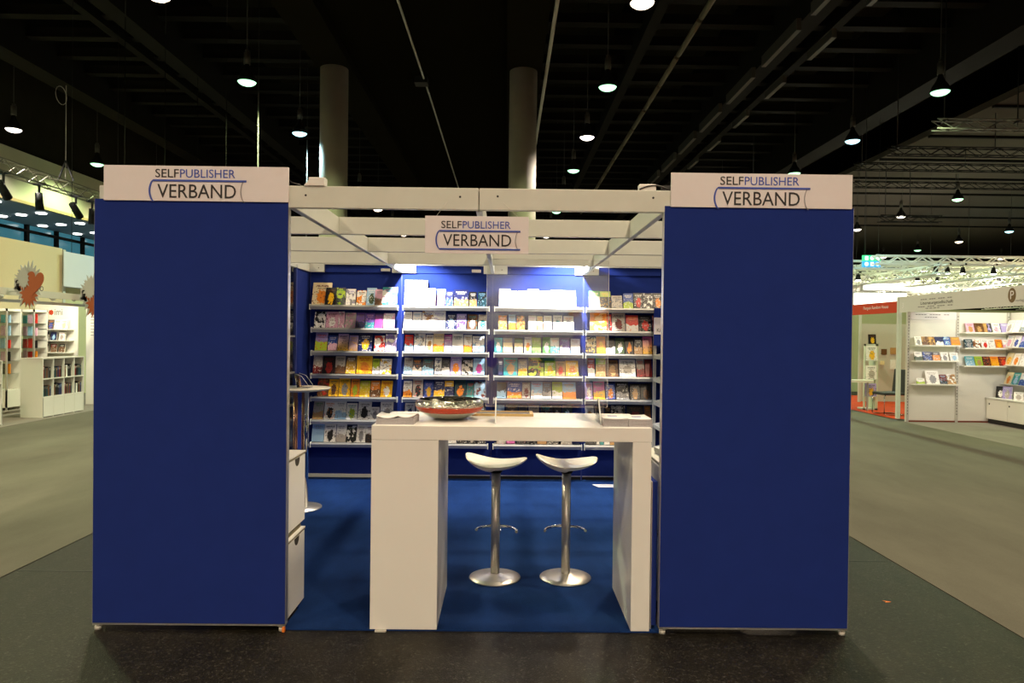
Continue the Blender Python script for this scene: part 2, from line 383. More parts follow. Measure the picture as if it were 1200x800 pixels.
for ix, xx in enumerate((-16.9, -17.9, -18.9)):
    for k in range(7):
        o = dl if first else dl.copy()
        if not first: C.objects.link(o)
        first = False
        o.location = (xx, 17.6 + 2.35 * k + ix * 0.4, 5.82)

# ------------------------------------------------------------------ hall lamps on their grid
SPEC = {'warm': ((1.0, 0.80, 0.55), 'warm white'), 'white': ((1.0, 0.90, 0.80), 'neutral white'), 'green': ((0.80, 1.0, 0.50), 'green tinted'), 'cyan': ((0.55, 0.92, 1.0), 'bluish')}
protos = {}
def lamp_proto(kind):
    col, nm = SPEC[kind]
    t = thing('hall_lamp', (0, 0, 0), nm + ' bell lamp hanging on a cord below the dark hall ceiling', 'lamp', nm + ' hall lamps')
    MB().lathe([(0.05, 0.42), (0.07, 0.34), (0.10, 0.26), (0.17, 0.16), (0.215, 0.06), (0.225, 0.0), (0.215, 0.0), (0.16, 0.15), (0.09, 0.25), (0.0, 0.27)], seg=28).build('shade', DARK, t)
    MB().lathe([(0, -0.085), (0.08, -0.077), (0.15, -0.052), (0.195, -0.018), (0.212, 0.012), (0.0, 0.02)], seg=28).build('lens', mat('lens_' + kind, (0.8, 0.8, 0.8), 0.4, var=0, emit={'green': (0.42, 1.0, 0.55), 'cyan': (0.45, 0.9, 1.0)}.get(kind, col), estr={'green': 2.2, 'cyan': 2.4}.get(kind, 6)), t)
    MB().cyl((0, 0, 0.42), (0, 0, 0.7), 0.075, seg=14).cyl((0, 0, 0.7), (0, 0, 0.76), 0.05, seg=12).build('socket', mat('socket_brown', (0.06, 0.055, 0.045), 0.6, var=0.1), t)
    MB().cyl((0, 0, 0.76), (0, 0, 4.52), 0.012, seg=6).build('cord', BLACK, t)
    d = bpy.data.lights.new('lamp_light_' + kind, 'SPOT'); d.energy = LAMP_W; d.color = col; d.spot_size = math.radians(150); d.spot_blend = 0.5; d.shadow_soft_size = 0.18
    lo = bpy.data.objects.new('lamp_light', d); C.objects.link(lo); lo.parent = t; lo.location = (0, 0, -0.12)
    return t
KIND = {(-1, 0): 'warm', (-1, 1): 'green', (-1, 2): 'cyan', (0, 0): 'warm', (0, 1): 'green', (0, 2): 'white', (0, 3): 'green', (0, 5): 'green', (0, 7): 'white', (1, 1): 'green', (1, 2): 'cyan', (1, 3): 'green', (2, 4): 'green', (2, 5): 'white', (3, 6): 'cyan', (3, 7): 'warm', (3, 8): 'green', (4, 9): 'warm', (-2, 2): 'white', (-1, 5): 'warm', (-1, 7): 'warm', (1, -1): 'green', (1, 0): 'green', (-1, -1): 'green', (-2, 1): 'green', (-2, 0): 'green', (0, -1): 'warm'}
ROWX = {-2: -14.5, -1: -6.05, 0: 2.5, 1: 10.45, 2: 19.1, 3: 27.4, 4: 36.0}
for ix in range(-2, 5):
    for k in range(-6, 10):
        if ix == 4 and k != 9: continue
        if ix >= 2 and k < 2: continue
        if ix == -2 and (k > 4 or k < -3): continue
        if ix == 3 and k < 5: continue
        if ix == 1 and k < 0: continue
        kind = KIND.get((ix, k), 'warm' if k < 1 else rnd.choice(['white', 'green', 'warm']))
        if kind not in protos: t = protos[kind] = lamp_proto(kind)
        else: t = copy_tree(protos[kind])
        t.location = (ROWX[ix], 12.6 + 4.28 * k - 3.8, 7.5)
# bare hanging rods below the ceiling
for (px, y0, y1, Y) in ((303, 108, 260, 14.0), (360, 164, 260, 18.0), (147, 20, 192, 12.0), (194, 40, 192, 14.0), (266, 30, 192, 14.0), (232, 60, 192, 18)):
    a = at_y(px, y0, Y); b = at_y(px, y1, Y)
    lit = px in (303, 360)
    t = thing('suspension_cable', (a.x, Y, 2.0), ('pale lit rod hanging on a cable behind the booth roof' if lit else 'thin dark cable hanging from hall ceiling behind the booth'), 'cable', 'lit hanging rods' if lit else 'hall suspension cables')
    MB().cyl((a.x, Y, 2.0), (a.x, Y, a.z), 0.018 if lit else 0.007, seg=6).build('rod', mat('rod_lit_grey', (0.2, 0.19, 0.16), 0.6, var=0) if lit else DARK, t)  # paler, thicker lit run: lamp light put into its colour
    MB().cyl((a.x, Y, a.z), (a.x, Y, 12.02), 0.006, seg=6).build('cable', BLACK, t)

# ------------------------------------------------------------------ trusses
def truss(name, p0, p1, s, r, m, label, group=None, step=None):
    p0, p1 = Vector(p0), Vector(p1); d = p1 - p0; L = d.length; d.normalize()
    side = d.cross(Vector((0, 0, 1))).normalized() * s / 2; up = Vector((0, 0, s / 2))
    t = thing(name, p0, label, 'truss', group)
    cs = [side + up, -side + up, side - up, -side - up]
    a = MB()
    for c in cs: a.bar(p0 + c, p1 + c, r * 2)
    a.build('chords', m, t)
    b = MB(); n = max(2, int(L / (step or s * 1.1)))
    for f0, f1 in ((0, 2), (1, 3), (0, 1), (2, 3)):
        for i in range(n):
            q0 = p0 + d * (L * i / n); q1 = p0 + d * (L * (i + 1) / n)
            A, B = (cs[f0], cs[f1]) if i % 2 == 0 else (cs[f1], cs[f0])
            b.bar(q0 + A, q1 + B, r * 1.2)
    b.build('braces', m, t)
    return t
TR = mat('truss_alu', (0.34, 0.33, 0.25), 0.45, metal=0.3, var=0.05)
TRW = mat('truss_white', (0.85, 0.83, 0.72), 0.5, var=0.05)
TX = -14.0
tl = truss('lighting_truss', (TX, 9, 6.15), (TX, 34, 6.15), 0.34, 0.018, TR, 'silver lighting truss hung along the beige gallery parapet', step=0.5)
# hanger of that truss
hp = at_x(77, 210, TX)
h = thing('truss_hanger', (TX, hp.y, 6.36), 'chain hanger with ring above the gallery lighting truss', 'hanger')
MB().cyl((TX, hp.y, 6.36), (TX, hp.y, 12.02), 0.012, seg=6).build('chain', GREYP, h)
MB().bar((TX - 0.25, hp.y, 6.36), (TX, hp.y, 7.0), 0.04).bar((TX + 0.25, hp.y, 6.36), (TX, hp.y, 7.0), 0.04).build('bridle', BLACK, h)
MB().tube([(TX, hp.y - 0.25 + 0.28 * math.cos(a * PI / 8), 9.0 + 0.28 * math.sin(a * PI / 8)) for a in range(17)], 0.012, seg=5).build('loop', GREYP, h)
for i, (px, py, tilt) in enumerate(((4, 217, 0.7), (46, 230, 0.1), (89, 243, 0.8), (108, 246, 0.0))):
    p = at_x(px, py, TX)
    t = thing('stage_spotlight', (TX, p.y, 5.3), ['steeply tilted black spotlight under the gallery truss', 'almost upright black spotlight under gallery truss, before the hanger', 'tilted black spotlight under gallery truss, past the hanger', 'upright black spotlight under the truss, next to blue panel'][i] , 'spotlight', 'gallery truss spotlights')
    dx, dz = math.sin(tilt), math.cos(tilt)
    MB().cyl((TX - 0.0, p.y - dx * 0.3, 5.62 + dz * 0.1), (TX, p.y + dx * 0.3, 5.62 - dz * 0.42), 0.10, 0.12, seg=16).build('barrel', BLACK, t)
    MB().bar((TX, p.y, 5.6), (TX, p.y, 6.0), 0.05).box(TX - 0.17, TX + 0.17, p.y - 0.06, p.y + 0.06, 5.95, 6.02).build('yoke', BLACK, t)
# eastern dark trusses under the soffit
for i, (pxa, pya, pxb, pyb, Y) in enumerate(((1095, 146, 1290, 143, 14.0), (1002, 195, 1260, 190, 22.0), (1042, 177, 1290, 176, 18.0), (1000, 216, 1240, 218, 26.0), (1030, 256, 1102, 254, 24.0))):
    a = at_y(pxa, pya, Y); b = at_y(pxb, pyb, Y); 
    truss('rigging_truss', (a.x, Y, a.z), (b.x, Y, a.z), 0.24, 0.014, DARK if i else mat('truss_green_lit', (0.2, 0.2, 0.18), 0.5, var=0.1), ['green-lit rigging truss end under the grey east soffit', 'thin dark rigging truss, third back under the east soffit', 'dark rigging truss, second back under the east soffit', 'dark rigging truss, deepest under the grey east soffit', 'short rigging truss hanging level with the low green lamps'][i], step=0.4)  # first truss gets a paler grey in place of lamp light on it
    for q in (a.x + 0.25, (a.x + b.x) / 2):
        setp(MB().cyl((q, Y, a.z), (q, Y, 8.61 if q > 14.6 else (9.01 if 12.2 < q < 13.0 else 12.0)), 0.014, seg=6).box(q - 0.02, q + 0.02, Y - 0.13, Y + 0.13, a.z + 0.08, a.z + 0.13).build('truss_cable', BLACK), 'thin hoist cable carrying an east rigging truss', 'cable', 'east hoist cables')
# pale dense exhibition trusses beyond the eastern stands
for k in range(13):
    Y = 19.0 + 2.0 * k
    truss('white_truss', (12.0, Y, 4.15 + 0.04 * k), (44, Y, 4.15 + 0.04 * k), 0.26, 0.026, TRW, 'pale cross truss, %s behind the east stands' % (ORD + ['eleventh', 'twelfth', 'thirteenth'])[k], 'east grid trusses', step=0.4)
for k in range(12):
    X = 14.0 + 2.4 * k
    truss('white_truss', (X, 18.5, 3.85), (X, 45, 3.85), 0.26, 0.026, TRW, 'pale lengthwise truss, %s out from the aisle over east stands' % (ORD + ['eleventh', 'twelfth'])[k], 'east lengthwise trusses', step=0.45)
GLOW = mat('lightbox_glow', (0.9, 0.9, 0.85), 0.5, var=0, emit=(1.0, 0.96, 0.82), estr=2.5)
def lightbox(pxa, pxb, py0, py1, Y, label):
    a = at_y(pxa, py0, Y); b = at_y(pxb, py1, Y)
    t = thing('light_box', ((a.x + b.x) / 2, Y, b.z), label, 'lightbox')
    MB().cyl((a.x + 0.1, Y + 0.2, a.z), (a.x + 0.1, Y + 0.2, 8.6), 0.005, seg=5).build('hanging_wire', BLACK, t); MB().cyl((b.x - 0.1, Y + 0.2, a.z), (b.x - 0.1, Y + 0.2, 8.6), 0.005, seg=5).build('hanging_wire', BLACK, t)
    box('lit_face', (a.x, b.x, Y - 0.02, Y + 0.1, b.z, a.z), GLOW, t); box('frame', (a.x - 0.05, b.x + 0.05, Y + 0.1, Y + 0.3, b.z - 0.05, a.z + 0.05), ALU, t)
    return t
lightbox(1014, 1096, 332, 340, 25.0, 'long glowing white light box under the east grid trusses')
lightbox(1003, 1062, 343, 372, 22.0, 'broad glowing white wall banner behind the red header')
lightbox(1135, 1190, 336, 342, 27.0, 'narrow glowing strip behind the white header')
SP = mat('spot_glow', (0.9, 0.9, 0.9), 0.5, var=0, emit=(1, 0.97, 0.86), estr=14)
for si, (px, py, Y) in enumerate(((1005, 325, 24), (1006, 332, 22), (1082, 320, 26), (1099, 323, 24), (1110, 333, 20), (1170, 324, 22), (1096, 339, 19), (1128, 337, 19), (1164, 335, 19.5), (1060, 327, 28), (1040, 326, 30), (1075, 334, 22))):
    Y = 19.0 + 2.0 * round((Y - 19) / 2); p = at_y(px, py, Y); p.z = 4.15 + 0.02 * (Y - 19) - 0.42
    t = thing('truss_spot', (p.x, p.y, p.z), 'small bright spotlight burning among the east grid trusses', 'spotlight', 'east grid spotlights')
    MB().lathe([(0, -0.02), (0.09, 0.0), (0.0, 0.02)], c=p, seg=12).build('lens', SP, t)
    if si in (2, 5, 10):   # the light these spots give
        d = bpy.data.lights.new('spot_light', 'POINT'); d.energy = 420; d.color = (1, 0.94, 0.76); d.shadow_soft_size = 0.15
        lo = bpy.data.objects.new('spot_light', d); C.objects.link(lo); lo.parent = t; lo.location = (0, 0, -0.25)
    MB().cyl(p + Vector((0, 0, 0.015)), p + Vector((0, 0, 0.22)), 0.09, 0.05, seg=12).build('can', BLACK, t)
    MB().cyl(p + Vector((0, 0, 0.2)), (p.x, p.y, p.z + 0.33), 0.012, seg=5).box(p.x - 0.03, p.x + 0.03, p.y - 0.16, p.y + 0.16, p.z + 0.27, p.z + 0.33).build('stem', BLACK, t)
# hanging pictogram sign
a = at_y(1011, 299, 20); b = at_y(1031, 313, 20)
t = thing('pictogram_sign', ((a.x + b.x) / 2, 20, b.z), 'hanging lit pictogram sign with green top and blue bottom', 'sign')
zm = (a.z + b.z) / 2
box('green_half', (a.x, b.x, 19.95, 20.05, zm, a.z), mat('sign_green', (0.05, 0.5, 0.2), 0.5, var=0, emit=(0.05, 0.6, 0.22), estr=1.0), t)
box('blue_half', (a.x, b.x, 19.95, 20.05, b.z, zm), mat('sign_blue', (0.05, 0.3, 0.6), 0.5, var=0, emit=(0.05, 0.35, 0.8), estr=1.0), t)
wsym = mat('sign_symbol', (0.9, 0.9, 0.9), 0.5, var=0, emit=(0.9, 0.95, 0.95), estr=1.2)
wd = b.x - a.x; hh = a.z - zm
for r_, zc in ((0, zm + hh / 2), (1, (b.z + zm) / 2)):
    for c_ in range(3):
        xc = a.x + wd * (0.18 + 0.32 * c_)
        if (r_ + c_) % 2: MB().cyl((xc, 19.93, zc), (xc, 19.95, zc), hh * 0.32, seg=14).build('symbol', wsym, t)
        else: MB().box(xc - hh * 0.25, xc + hh * 0.25, 19.93, 19.95, zc - hh * 0.32, zc + hh * 0.32).build('symbol', wsym, t)
MB().cyl((a.x + 0.06, 20, a.z), (a.x + 0.06, 20, 11.9), 0.01, seg=5).cyl((b.x - 0.06, 20, a.z), (b.x - 0.06, 20, 11.9), 0.006, seg=5).build('hanging_wires', BLACK, t)

# ------------------------------------------------------------------ books
def unit_book():
    b = MB()
    b.box(0, 1, 0, 0.12, 0, 1, 0)            # front board
    b.box(0, 1, 0.88, 1, 0, 1, 0)            # back board
    b.box(0, 0.06, 0.1, 0.9, 0, 1, 0)        # spine
    b.box(0.05, 0.975, 0.1, 0.9, 0.012, 0.988, 1)
    o = b.build('book', [COVER, PAGES], origin=(0, 0, 0)); me = o.data; bpy.data.objects.remove(o); return me
BOOK_ME = unit_book()
used_labels = set()
def add_book(loc, w, t, h, rot, style, cols, label, group, name='book'):
    o = bpy.data.objects.new(name, BOOK_ME); C.objects.link(o)
    o.location = loc; o.scale = (w, t, h); o.rotation_euler = rot
    cols = (cols + cols[-1] * 3)[:3]
    for k, ch in zip(('c1', 'c2', 'c3'), cols): o[k] = lin(PAL[ch])
    o['style'] = float(style); o['seed'] = rnd.uniform(0, 60)
    return setp(o, label, 'book', group)

# ------------------------------------------------------------------ the booth: walls
BX0, BX1, BY = -2.03, 2.005, 4.0
wb = struct(box('wall_back', (BX0, BX1, BY + 0.03, BY + 0.05, 0.05, 2.36), DARK))
xs4 = [-2.0, -1.0, 0.0, 1.0, 2.0]
for i in range(4):
    box('panel', (xs4[i] + 0.006, xs4[i + 1] - 0.006, BY, BY + 0.03, 0.05, 2.262), BLUE, wb)
    box('top_panel', (xs4[i] + 0.16, xs4[i + 1] - 0.10, BY - 0.02, BY + 0.03, 2.262, 2.345), BLUE, wb)
for x in xs4: box('post', (x - 0.006, x + 0.006, BY - 0.004, BY + 0.03, 0.0, 2.262), mat('post_blue', (0.02, 0.035, 0.2), 0.5, var=0.05), wb)
box('base_rail', (BX0, -1.01, BY - 0.012, BY + 0.03, 0.015, 0.05), BEAM, wb); box('gap_shade_strip', (-1.0, BX1, BY + 0.02, BY + 0.04, 0.0, 0.045), BLACK, wb); box('base_rail', (-1.0, BX1, BY + 0.0, BY + 0.03, 0.04, 0.05), ALU, wb)  # black strip stands in for the shade in the open wall gap
# side walls
wl = struct(box('wall_left', (-2.035, -2.015, 3.5, 4.04, 0.03, 2.262), BLUE))
box('edge_post', (-2.04, -2.0, 3.48, 3.505, 0, 2.3), mat('post_blue', (0, 0, 0)), wl)
wl2 = struct(box('wall_left_front', (-2.035, -2.015, 0.05, 2.45, 0.03, 2.262), BLUE))
gp = thing('glass_partition', (-2.02, 3.0, 0), 'clear glass side pane with thin rails next to the blue side wall', 'glass partition')
MB().box(-2.024, -2.016, 2.46, 3.48, 0.05, 2.262).build('pane', VITR, gp)
for z in (1.55, 1.18, 0.85): box('rail', (-2.03, -2.01, 2.46, 3.48, z, z + 0.018), ALU, gp)
wr = struct(box('wall_right', (1.985, 2.005, 0.05, 4.04, 0.03, 2.262), BLUE))

def front_panel(x0, x1, sx0, sx1, where):
    t = thing('partition_wall', ((x0 + x1) / 2, 0, 0), 'tall blue fabric front partition on small levelling feet, ' + where, 'partition')
    box('fabric', (x0, x1, -0.022, 0.018, 0.04, 2.296), BLUE, t, bevel=0.002)
    box('edge_profile', (x0 - 0.003, x0 + 0.004, -0.018, 0.02, 0.035, 2.296), ALU, t); box('edge_profile', (x1 - 0.004, x1 + 0.003, -0.018, 0.02, 0.035, 2.296), ALU, t)
    box('bottom_rail', (x0, x1, -0.02, 0.018, 0.03, 0.041), ALU, t)
    for i, x in enumerate((x0 + 0.02, x1 - 0.02)):
        MB().cyl((x, -0.002, 0.0), (x, -0.002, 0.018), 0.017, seg=16).cyl((x, -0.002, 0.018), (x, -0.002, 0.034), 0.008, seg=10).box(x - 0.02, x + 0.02, -0.02, 0.015, 0.028, 0.034).build('foot', GREYP, t)
    return t
pl = front_panel(-2.035, -1.012, 0, 0, 'beside the white drawer boxes')
pr = front_panel(0.992, 2.005, 0, 0, 'beside the narrow counter leg')
setp(box('tape_tag', (-1.024, -1.012, -0.03, -0.008, 0.0, 0.024), ORANGE), 'tiny orange tag at the foot of the blue panel', 'tag')

for (x0, x1, y, nm) in ((2.02, 2.94, 1.25, 'trim_2'), (-3.07, -2.05, 0.9, 'trim_3')):
    struct(box(nm, (x0, x1, y, y + 0.012, 0.0, 0.002), BLACK))
p = at_z(1040, 705, 0)
setp(MB().poly([(p.x - 0.02, p.y - 0.012, 0.0), (p.x + 0.022, p.y, 0.0), (p.x - 0.02, p.y + 0.02, 0.0), (p.x - 0.008, p.y + 0.004, 0.0)], (0, 0, 0.002)).build('floor_marker', ORANGE), 'small orange arrow marker on the dark floor beside blue panel', 'marker')
# header signs with the logo
U = 1 / 218.5
def logo(t, xl, zt, s, y, bottom):
    """logo drawn from the left end of its upper rule; s = size of one photo pixel of the header logo"""
    text_mesh('lettering', 'SELF', xl + 4 * s, xl + 31 * s, zt + 3.5 * s, zt + 13.2 * s, y, INK, t)
    text_mesh('lettering', 'PUBLISHER', xl + 32.5 * s, xl + 96 * s, zt + 3.5 * s, zt + 13.2 * s, y, INKB, t)
    text_mesh('lettering', 'VERBAND', xl + 6.5 * s, xl + 97 * s, zt - 20 * s, zt - 4.2 * s, y, INK, t)
    box('rule', (xl + 2 * s, xl + 109 * s, y - 0.003, y, zt - 1.1 * s, zt + 1.1 * s), INKB, t)
    if bottom: box('rule', (xl + 2 * s, xl + 109 * s, y - 0.003, y, zt - 25.1 * s, zt - 22.9 * s), INKB, t)
    def arc(x_in, bulge, w, m):
        b = MB(); n = 12; P = []; Q = []
        for i in range(n + 1):
            a = i / n; zz = zt + 0.9 * s - a * 25.4 * s; k = math.sin(a * PI) ** 0.6
            P.append(Vector((x_in - bulge * k - w / 2, y, zz))); Q.append(Vector((x_in - bulge * k + w / 2, y, zz)))
        for i in range(n): b.poly([P[i], P[i + 1], Q[i + 1], Q[i]], (0, -0.003, 0))
        b.build('bracket', m, t)
    arc(xl + 2.4 * s, 5.0 * s, 1.9 * s, INKB)
    arc(xl + 107 * s, 4.5 * s, 0.9 * s, INKG)
def header(x0, x1, z0, z1, lx, lz, where):
    t = thing('header_sign', ((x0 + x1) / 2, -0.02, z0), 'white header sign with book shaped logo on the blue panel ' + where, 'sign')
    box('board', (x0, x1, -0.03, -0.018, z0, z1), SIGNW, t, bevel=0.001)
    logo(t, lx, lz, U, -0.0302, False)
    return t
def fx(px, py): return at_y(px, py, -0.03).x
def fz(px, py): return at_y(px, py, -0.03).z
header(fx(121.5, 215), fx(338, 215), fz(229, 235.5), fz(229, 194.5), fx(178, 211.5), fz(230, 211.8), 'beside the drawer boxes')
header(fx(786.5, 223), fx(999, 223), fz(892, 243.5), fz(892, 203.5), fx(840, 220.5), fz(893, 220.6), 'beside the counter leg')
hx0, hx1, hz0, hz1 = fx(498, 275), fx(619.5, 275), fz(558, 297), fz(558, 253.3)
t = thing('hanging_sign', ((hx0 + hx1) / 2, -0.03, hz0), 'small white logo sign hung under the beam joint', 'sign')
box('board', (hx0, hx1, -0.03, -0.022, hz0, hz1), SIGNW, t, bevel=0.001)
logo(t, fx(513.5, 270), fz(558, 270.8), U * 0.875, -0.0302, True)
for q, xa, xb in ((0, hx0 + 0.06, -0.17), (1, hx1 - 0.06, 0.13)):
    MB().cyl((xa, -0.026, hz1), (xb, -0.026, 2.3), 0.0012, seg=5).build('wire', GREYP, t)

# ------------------------------------------------------------------ booth ceiling beams
ZB0, ZB1 = 2.262, 2.378
def beam(b, label, holes=()):
    t = thing('roof_beam', ((b[0] + b[1]) / 2, (b[2] + b[3]) / 2, b[4]), label, 'beam')
    box('profile', b, BEAM, t, bevel=0.004)
    for (x, z) in holes:
        MB().cyl((x, b[2] - 0.0015, z), (x, b[2] + 0.002, z), 0.006, seg=10).build('screw_hole', BLACK, t)
    return t
beam((-1.012, -0.002, -0.02, 0.02, ZB0, ZB1), 'front roof beam piece between drawer-box panel and the joint', [(-0.92, 2.328), (-0.10, 2.33)])
beam((0.002, 1.03, -0.02, 0.02, ZB0, ZB1), 'front roof beam piece between the joint and counter-leg panel', [(0.1, 2.335), (0.93, 2.338)])
for (x, nm) in ((-1.0, 'over the drawer boxes'), (0.0, 'running back from the front joint'), (1.0, 'over the narrow counter leg')):
    beam((x - 0.018, x + 0.018, 0.021, 3.98, ZB0, ZB1), 'long white roof beam running to the back wall, ' + nm)
for (x, nm) in ((-2.02, 'above the glass side pane'), (1.99, 'above the corner shelf rack')):
    beam((x - 0.02, x + 0.02, 0.03, 3.98, ZB0, ZB1), 'outer lengthwise roof beam ' + nm)
for k, nm in ((1, 'first behind the hanging sign'), (2, 'second behind the hanging sign'), (3, 'third behind the hanging sign')):
    for (xa, xb, wh) in ((-2.0, -1.018, 'over the drawer boxes'), (-0.982, -0.018, 'over the steel bowl'), (0.018, 0.982, 'over the clear screen'), (1.018, 1.97, 'over the corner rack')):
        beam((xa, xb, k - 0.018, k + 0.018, ZB0, ZB1), 'cross roof beam %s, bay %s' % (nm, wh), [((xa + 0.9), 2.33)] if xa < 0 and k == 2 else ())
bt = thing('rear_beam', (0, BY - 0.02, ZB0), 'white rear roof frame resting on top of the blue back wall', 'beam')
box('top_rail', (-2.0, 2.0, BY - 0.05, BY + 0.03, 2.345, ZB1), BEAM, bt)
for x in (-2.0, -1.0, 0.0, 1.0, 2.0):
    w0, w1 = (0.0, 0.16) if x == -2 else ((0.12, 0.0) if x == 2 else (0.10, 0.16))
    box('end_block', (x - w0, x + w1, BY - 0.05, BY + 0.0, 2.262, 2.345), BEAM, bt)
    if x < 2: MB().cyl((x + w1 / 2 + .02, BY - 0.052, 2.305), (x + w1 / 2 + .02, BY - 0.05, 2.305), 0.006, seg=8).build('screw', BLACK, bt)
for x in (-1.17, -0.18):
    box('clip', (x - 0.05, x + 0.05, BY - 0.06, BY - 0.02, 2.275, 2.305), GREYP, bt, bevel=0.004)
# wall washer floodlights on the roof grid near the back wall
for sx, nm in ((-0.9, 'over the shelf bay behind the bowl'), (0.9, 'over the shelf bay behind the screen')):
    t = thing('flood_light', (sx, 3.02, ZB1), 'white wall-washer floodlight on the third cross beam ' + nm, 'light')
    MB().box(sx - 0.015, sx + 0.015, 3.0, 3.38, ZB1 + 0.002, ZB1 + 0.022).box(sx - 0.03, sx + 0.03, 2.985, 3.015, ZB1 - 0.01, ZB1 + 0.022).build('bracket', WHITE, t)
    MB().box(sx - 0.07, sx + 0.07, 3.36, 3.44, ZB1 + 0.005, ZB1 + 0.10, bevel=0.01).build('housing', WHITE, t)
    box('lens', (sx - 0.055, sx + 0.055, 3.438, 3.445, ZB1 + 0.015, ZB1 + 0.09), mat('flood_lens', (0.9, 0.9, 0.9), 0.3, var=0, emit=(1, 0.98, 0.95), estr=10), t)
    spot('flood_beam', (sx, 3.47, ZB1 + 0.03), (sx * 0.94, 4.0, 1.45), BOOTH_W * (1.12 if sx < 0 else 1.6), (1.0, 0.965, 0.93), 120 if sx < 0 else 132, 0.45, 0.02, t)
# transformers on the front beam
p = at_y(371, 216, 0.0)
t = thing('cable_box', (p.x, 0, ZB1), 'small white junction box with sloped end on the front beam', 'box')
MB().box(p.x - 0.035, p.x + 0.05, -0.03, 0.03, ZB1, ZB1 + 0.045, bevel=0.004).build('housing', WHITE, t)
MB().poly([(p.x - 0.06, -0.03, ZB1), (p.x - 0.035, -0.03, ZB1), (p.x - 0.035, -0.03, ZB1 + 0.03)], (0, 0.06, 0)).build('sloped_end', WHITE, t)
MB().tube([(-1.03, -0.01, ZB1 + 0.05), (-1.0, -0.01, ZB1 + 0.02), (-0.95, -0.01, ZB1 + 0.005)], 0.004, seg=6).build('cable', BLACK, t)
p = at_y(762, 218, 0.0)
t = thing('cable_box', (p.x, 0, ZB1), 'white junction box with a looped black cable on the front beam', 'box')
MB().box(p.x - 0.06, p.x + 0.03, -0.01, 0.04, ZB1, ZB1 + 0.035, bevel=0.004).build('housing', WHITE, t)
MB().tube([(p.x - 0.06 + 0.16 * i / 10, -0.012, ZB1 + 0.006 + 0.022 * math.sin(PI * i / 10)) for i in range(11)], 0.004, seg=6).build('cable', BLACK, t)
box('plug', (p.x + 0.06, p.x + 0.11, -0.01, 0.02, ZB1, ZB1 + 0.03), BLACK, t)

# ------------------------------------------------------------------ wall shelves and their books
BAYS = [('bay by the bistro table', 366, 466.5), ('bay behind the steel bowl', 472.5, 573), ('bay behind the clear screen', 579, 683), ('bay beside the rack', 686, 768)]
ROWS = ['top', 'second', 'third', 'fourth', 'fifth', 'sixth', 'bottom']
ZS = [1.895 - 0.2475 * r for r in range(7)]
SY0 = 3.83
scale_px = F_PX / (3.87 + 3.8)
def bx(px): return CAM.x + (px - 593) / scale_px
for bi, (bn, xa, xb) in enumerate(BAYS):
    for r in range(7):
        z = ZS[r]; x0, x1 = bx(xa), bx(xb)
        if bi == 0 and r == 0: x0 = bx(364)
        t = thing('display_shelf', ((x0 + x1) / 2, SY0, z - 0.04), 'grey metal %s shelf on blue back wall, %s' % (ROWS[r], bn), 'shelf')
        box('tray', (x0 + 0.01, x1 - 0.012, SY0 + 0.008, BY + 0.002, z - 0.014, z), SHELF, t)
        MB().poly([(x0, SY0, z + 0.004), (x0, SY0 + 0.01, z + 0.004), (x0, SY0 + 0.02, z - 0.012), (x0, SY0 + 0.025, z - 0.045), (x0, SY0 + 0.012, z - 0.045), (x0, SY0 - 0.006, z - 0.012)], (x1 - x0, 0, 0)).build('lip', SHELF, t)
        for xe in (x0 - 0.003, x1 - 0.004):
            MB().box(xe, xe + 0.008, SY0 - 0.007, SY0 + 0.05, z - 0.05, z + 0.01, bevel=0.002).build('end_cap', BEAM, t)
        for xe in (x0 + 0.015, x1 - 0.03):
            MB().poly([(xe, BY + 0.001, z - 0.012), (xe, BY + 0.001, z - 0.05), (xe, SY0 + 0.11, z - 0.012)], (0.006, 0, 0)).build('bracket', DARK, t)
D = {}
D[0] = ["364.8,387,27,1,coR 381,394,21.5,1,kyB 392.5,404,21.5,3,GLe 404.5,416,20,3,wgl 417,428,18.5,3,wok 428.5,440,21.5,1,sEw 439,449,19.5,2,pBg 447.5,465,22.5,3,wtm",
 "368,381,20,3,wkG 381.5,395.5,20,1,pwR 396,403,20,3,pwk 403.5,416,19,3,dpm 416.5,427,19,2,vnB 427.5,438,19,2,vtp 438.5,448,18.5,5,nmv 449,462,18.5,3,wpd",
 "369,383,22.5,2,lLr 384,394.5,18.5,2,bpw 395.5,407.5,20.5,5,lyk 408.5,419,19,5,lNy 420,435.5,21,1,nyw 438.5,450.5,19,3,wrk 451.5,464.5,21,3,lwv",
 "367,377.5,23,2,dRw 378,392.5,21,1,krR 393,404.5,21,2,dBG 405,416.5,21,5,Gyw 418,436,22,1,yor 436.5,444.5,18.5,2,Lwk 445,458.5,18.5,3,wyn",
 "372,385,23,3,BrN 385.5,396.5,20.5,1,yBn 397.5,410.5,22,1,ygE 411,421,21,1,oLB 421.5,433.5,19.5,5,Lyc 434.5,445.5,19.5,2,oBw 446,459.5,19.5,1,ywr",
 "367,379,22.5,2,dNe 380,393,22,1,wko 393.5,406,22,2,wsg 406.5,419,19.5,1,wLt 419.5,435,21.5,1,wkk 434.5,445,15,1,wgk 446,461,21,1,wdg",
 "366,380,21.5,0,sgg 380.5,394,21.5,1,wkk 394.5,406,21.5,2,wdg 406.5,418,19.5,3,kwE 418.5,429,20.5,1,wgg 429.5,440.5,20.5,2,wkB 441,452.5,20,1,wgk 453,464,20,3,wsk"]
